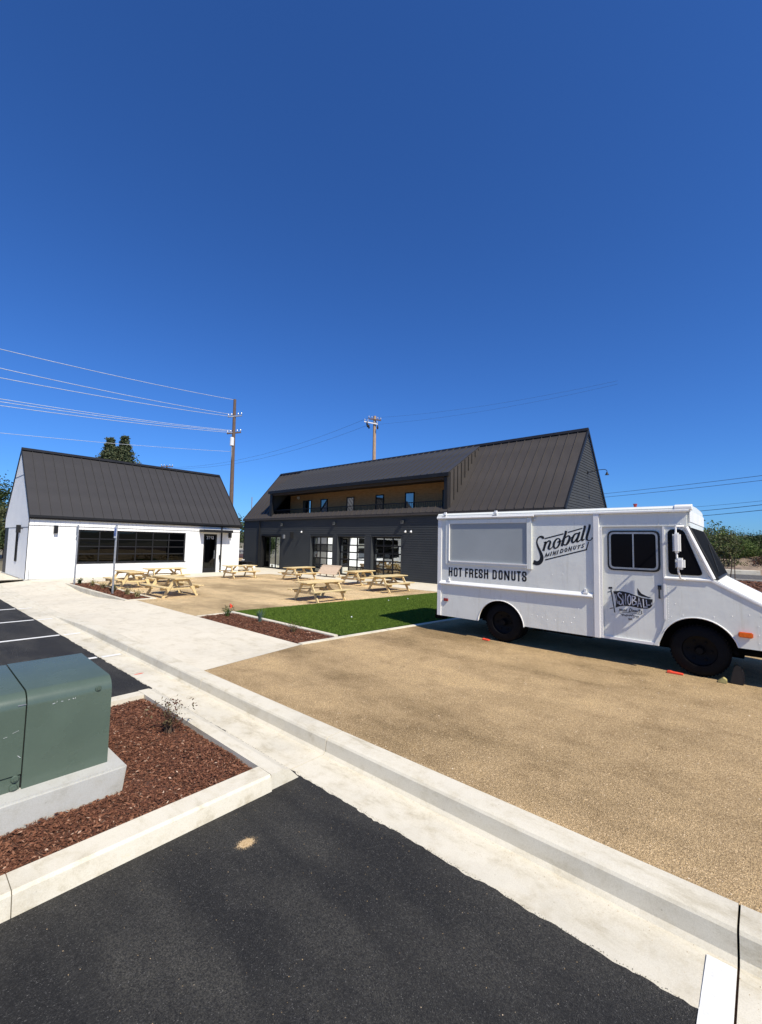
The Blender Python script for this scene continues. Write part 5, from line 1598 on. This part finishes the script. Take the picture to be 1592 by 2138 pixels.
tuft((2.13, 4.85, .085), 'reddish twiggy shrub in the bark near the cabinet', 40, .32, .24, 'bark', 11, .006, leaves=330, leaf=.036, lmat='leaf_red', name='low_shrub')
tuft((6.10, 10.75, .13), 'small green plant under the red survey flag', 26, .26, .16, 'leaf_bright', 12, .02, leaves=120, leaf=.05, lmat='leaf_dark')
tuft((6.24, 9.45, .13), 'blue green spiky plant halfway along the strip bed', 34, .34, .14, 'leaf_blue', 13, .03)
tuft((6.12, 7.95, .13), 'brownish seedling at the near end of the strip bed', 26, .22, .22, 'leaf_straw', 14, .012, leaves=130, leaf=.04, lmat='leaf_red')
for i, (x, y, lab, mt_) in enumerate(((5.55, 22.0, 'dark leafy plant by the farther signpost', 'leaf_dark'), (5.72, 20.8, 'straw coloured tuft next after the farther signpost', 'leaf_straw'), (5.75, 19.6, 'yellowish tuft in the middle of the planter', 'leaf_straw'), (5.70, 18.3, 'green tuft just behind the nearer signpost', 'leaf_olive'), (5.72, 16.95, 'straw tuft second from the planter near corner', 'leaf_straw'), (5.74, 16.05, 'straw tuft closest to the planter near corner', 'leaf_straw'))):
    tuft((x, y, .152), lab, 40, .26, .24, mt_, 20 + i, .03, leaves=60, leaf=.06)

# trees
def along(px, py, depth):
    """a point at a given distance ahead of the viewpoint"""
    d = fw + r2 * ((px - 796) / 906.085) + u2 * ((1069 - py) / 906.085)
    return Vector((0, 0, CAM_H)) + d * depth
leafy('conifer_tree', (29.2, 100.8, 0), 'left trunk of the twin dark conifers behind the white shop', 'tree', 22.6, 8.2, 17000, .42, 'leaf_conifer', 31, .22, .35, 'cone', 'tall conifers', 520)
leafy('conifer_tree', (31.4, 99.6, 0), 'right trunk of the twin dark conifers behind the white shop', 'tree', 23.2, 8.2, 17000, .42, 'leaf_conifer', 32, .22, .35, 'cone', 'tall conifers', 520)
leafy('bushy_tree', (5.8, 58.0, 0), 'tall green tree at the left edge behind the white shop', 'tree', 8.7, 2.9, 12000, .22, 'leaf_dark', 33, .12, .2, group='trees behind the shop', clumps=60)
leafy('bushy_tree', (7.4, 54.0, 0), 'lower olive tree at the left edge against the gable', 'tree', 5.6, 2.2, 9000, .20, 'leaf_olive', 34, .08, .16, group='trees behind the shop', clumps=50)
leafy('bushy_tree', (4.6, 50.0, 0), 'dense dark bush low at the left edge', 'tree', 3.8, 2.0, 7000, .18, 'leaf_dark', 35, .05, .12, group='trees behind the shop', clumps=40)
leafy('bushy_tree', (28.0, 50.0, 0), 'dark tree in the gap between the two buildings', 'tree', 5.6, 2.6, 3000, .28, 'leaf_dark', 36, .15, .15, group='trees behind the shop', clumps=40)
leafy('bushy_tree', (24.5, 52.0, 0), 'olive tree in the gap beside the utility pole', 'tree', 4.9, 2.2, 2600, .28, 'leaf_olive', 37, .15, .15, group='trees behind the shop', clumps=36)
# beyond the road on the right
far_trees = [(64, 9.2, 5.2, 3.2, 'leaf_dark', 'darkest round tree just past the windscreen', 41), (66, 5.6, 4.9, 2.8, 'leaf_olive', 'olive tree behind the young staked trees', 42), (63, 2.4, 4.0, 2.2, 'leaf_bright', 'fresh green bush beyond the road, left of the dark clump', 43),
             (68, .2, 4.5, 2.6, 'leaf_dark', 'dark clump beyond the road at the right edge', 44), (61, -2.2, 4.0, 2.4, 'leaf_olive', 'olive bush beyond the road, cut by the right edge', 45), (72, 13.0, 5.2, 3.2, 'leaf_olive', 'olive tree farthest left beyond the road', 46), (70, -5.0, 4.8, 3.0, 'leaf_dark', 'dark tree beyond the road outside the right edge', 47),
             (78, 4.0, 5.4, 3.6, 'leaf_olive', 'tall olive tree in the second row beyond the road', 48), (82, -1.5, 5.2, 3.6, 'leaf_dark', 'tall dark tree in the second row beyond the road', 49)]
for x, y, h, r_, mt_, lab, sd in far_trees:
    leafy('bushy_tree', (x, y, .1), lab, 'tree', h, r_, 12000, .17, mt_, sd, .06, .14, group='trees beyond the road', clumps=70, spread=.24)
for i, (x, y, h, lab) in enumerate(((45.0, 3.9, 3.4, 'staked young tree farthest left on the verge'), (40.6, 2.75, 4.2, 'tallest staked young tree, in the middle of the three'), (37.2, 1.80, 3.5, 'staked young tree farthest right on the verge'))):
    tr = leafy('young_tree', (x, y, .1), lab, 'tree', h, .95, 700, .17, 'leaf_bright' if i == 1 else 'leaf_olive', 60 + i, .42, .035, group='staked young trees', clumps=16, spread=.34, limbs=8)
    for s in (-.28, .28):
        MB().tube([(x + s * .3, y + s, -.0), (x + s * .3, y + s, 1.75)], .025, 6).build('stake', 'bark', tr)
# low scrub masses on the rocky bank
leafy('bushy_shrub', (57.5, 6.2, .1), 'brownish low scrub on the bank, left of the barrier end', 'shrub', 1.4, 1.6, 1500, .16, 'leaf_red', 71, .0, .05, group='scrub on the bank', clumps=24)
leafy('bushy_shrub', (57.2, 2.8, .1), 'green low scrub on the bank behind the middle young tree', 'shrub', 1.2, 1.5, 1500, .16, 'leaf_olive', 72, .0, .05, group='scrub on the bank', clumps=24)
leafy('bushy_shrub', (57.4, -.2, .1), 'reddish low scrub on the bank at the right edge', 'shrub', 1.5, 1.6, 1500, .16, 'leaf_red', 73, .0, .05, group='scrub on the bank', clumps=24)
def bank():
    xs, ys = np.linspace(53, 90, 24), np.linspace(-60, 80, 110)
    V = []
    for y in ys:
        for x in xs:
            t = (x - 53) / 37
            V.append((x, y, -.02 + 1.5 * math.sin(min(1, t * 3) * 1.57) + .16 * math.sin(y * 1.9 + x) + .1 * math.sin(y * 4.3 - x * 2.2) + .05 * math.sin(y * 9.1 + x * 5)))
    F = [(j * 24 + i, j * 24 + i + 1, j * 24 + i + 25, j * 24 + i + 24) for j in range(109) for i in range(23)]
    return np_mesh('bank', np.array(V), np.array(F))
tag(link('bank', bank(), None, 'bank'), kind='structure')
rw = root('roadside_barrier', (52, 0, 0), 'low pale concrete barrier along the far side of the road', 'barrier')
for y0_, y1_ in ((-60, -20.01), (-20, -5.01), (-5, -.6), (.35, 12), (12.02, 40), (40.02, 120)):
    MB().prism([(51.6, 0), (51.7, .38), (51.75, .43), (52.05, .43), (52.1, 0)], 'y', y0_, y1_).build('barrier_length', 'concrete', rw)

# ================================================================== utility poles and cables
def upole(name, top, h_below, r_, mat, lab):
    x, y, z = top
    p = root(name, (x, y, 0), lab, 'utility pole')
    MB().tube([(x + .25, y + .1, -.1), (x, y, z)], [r_ * 1.35, r_ * .8], 12).build('shaft', mat, p)
    return p
p1t = along(491, 834, 48)
p1 = upole('utility_pole', p1t, 0, .19, 'pole_wood', 'tall dark brown utility pole rising behind the white shop')
def arm_at(parent, px, py, depth, half, tiltz, mat, name='crossarm', dirv=(1, -.35)):
    c = along(px, py, depth)
    d = Vector((dirv[0], dirv[1], 0)).normalized()
    MB().beam(c - d * half + Vector((0, 0, -tiltz)) - Vector((0, 0, 0)), c + d * half + Vector((0, 0, tiltz)), .13, .13).build(name, mat, parent)
    for s in (-1, -.5, .5, 1):
        q = c + d * half * s * .93 + Vector((0, 0, tiltz * s))
        MB().tube([q + Vector((0, 0, .06)), q + Vector((0, 0, .22)), q + Vector((0, 0, .34))], [.03, .07, .04], 8).build('insulator', 'steel', parent)
arm_at(p1, 491, 869, 47.8, .75, .10, 'steel', dirv=(.9, -.9))
arm_at(p1, 489, 904, 47.8, .75, .10, 'pole_wood', dirv=(.9, -.9))
c = along(485, 921, 47.6)
MB().tube([c - Vector((0, 0, .5)), c + Vector((0, 0, .35)), c + Vector((0, 0, .42))], [.22, .22, .14], 14).build('transformer', 'sign_white', p1)
MB().tube([along(484.5, 926, 47.5), along(484, 1000, 47.5), along(484, 1080, 47.5)], .06, 6).build('conduit', 'steel', p1)
MB().beam(p1t - Vector((0, 0, .8)), p1t + Vector((0, 0, .05)), .08, .08).build('pole_top_pin', 'steel', p1)
p2t = along(783, 869, 55)
p2 = upole('utility_pole', p2t, 0, .23, 'pole_tan', 'pale tan utility pole rising behind the charcoal roof')
arm_at(p2, 775, 883, 54.7, .85, -.16, 'sign_white', dirv=(.8, -.9))
arm_at(p2, 783, 876, 54.7, .8, -.1, 'pole_wood', dirv=(.8, -.9))
for px, py in ((768, 884), (771, 887), (789, 888), (767, 880)):
    c = along(px, py, 54.5)
    MB().tube([c, c - Vector((0, 0, .35)), c - Vector((0, 0, .5))], [.06, .12, .05], 8).build('insulator', 'trim', p2)
p3t = along(349, 971, 75)
p3 = upole('utility_pole', p3t, 0, .13, 'pole_wood', 'distant pole top just showing over the white shop roof')
arm_at(p3, 349, 974, 74.8, 1.0, .0, 'pole_wood', dirv=(.9, -.9))
c = along(526, 1056, 45)
tag(MB().tube([(c.x, c.y, 0), (c.x, c.y, c.z), (c.x, c.y, c.z + .9)], [.06, .05, .05], 8).build('slim_pole', 'steel'), 'slim grey pole in the gap between the two buildings', 'pole')

def cable(a, b_, sag, r_, mat, lab, n=28):
    a, b_ = Vector(a), Vector(b_)
    pts = [a.lerp(b_, i / n) - Vector((0, 0, 4 * sag * (i / n) * (1 - i / n))) for i in range(n + 1)]
    return tag(MB().tube(pts, r_, 5, False).build('power_cable', mat), lab, 'cable', 'overhead cables')
def lcab(pl_, dl, pr_, dr_, sag, r_, mat, lab):
    """runs past the left edge: extend beyond the frame"""
    A, B = along(*pl_, dl), along(*pr_, dr_)
    A2 = B + (A - B) * 1.25
    return cable(A2, B, sag, r_, mat, lab)
lcab((0, 724), 30, (490, 835), 48, .25, .026, 'wire', 'topmost bright cable running left from the tall pole')
lcab((0, 764), 30, (487, 866), 48, .25, .026, 'wire', 'second bright cable down from the tall pole')
lcab((0, 784), 30, (492, 871), 48, .25, .026, 'wire', 'third bright cable down from the tall pole')
lcab((0, 828), 30, (486, 899), 48, .25, .024, 'wire', 'upper cable of the close trio left of the tall pole')
lcab((0, 834), 30, (489, 901), 48, .25, .024, 'wire', 'middle cable of the close trio left of the tall pole')
lcab((0, 842), 30, (492, 904), 48, .25, .024, 'wire', 'lower cable of the close trio left of the tall pole')
lcab((0, 900), 30, (487, 943), 48, .2, .016, 'wire', 'lowest cable crossing in front of the twin conifers')
cable(along(350, 976, 75), along(770, 872, 55), 1.6, .013, 'wire_dark', 'upper sagging cable between the tan pole and the distant pole')
cable(along(350, 978, 75), along(772, 886, 55), 1.6, .013, 'wire_dark', 'lower sagging cable between the tan pole and the distant pole')
cable(along(789, 872, 55), along(1290, 795, 40), .5, .008, 'wire_dark', 'upper faint cable running right from the tan pole')
cable(along(789, 886, 55), along(1290, 802, 40), .5, .008, 'wire_dark', 'lower faint cable running right from the tan pole')
cable(along(1230, 1034, 60), along(1700, 979, 38), .1, .022, 'wire_dark', 'upper dark cable right of the gable lamp')
cable(along(1230, 1041, 60), along(1700, 990, 38), .1, .022, 'wire_dark', 'second dark cable right of the gable lamp')
cable(along(1400, 1062, 60), along(1700, 1034, 38), .1, .016, 'wire_dark', 'thin dark cable just above the truck cab')
cable(along(1400, 1072, 60), along(1700, 1041, 38), .1, .030, 'wire_dark', 'thick dark cable meeting the truck cab roof')
cable(along(1400, 1082, 60), along(1700, 1053, 38), .1, .030, 'wire_dark', 'lowest dark cable behind the truck cab')
cable(along(-60, 1025, 50), along(40, 1028, 60), .05, .03, 'wire', 'pale cable low at the left edge by the trees')
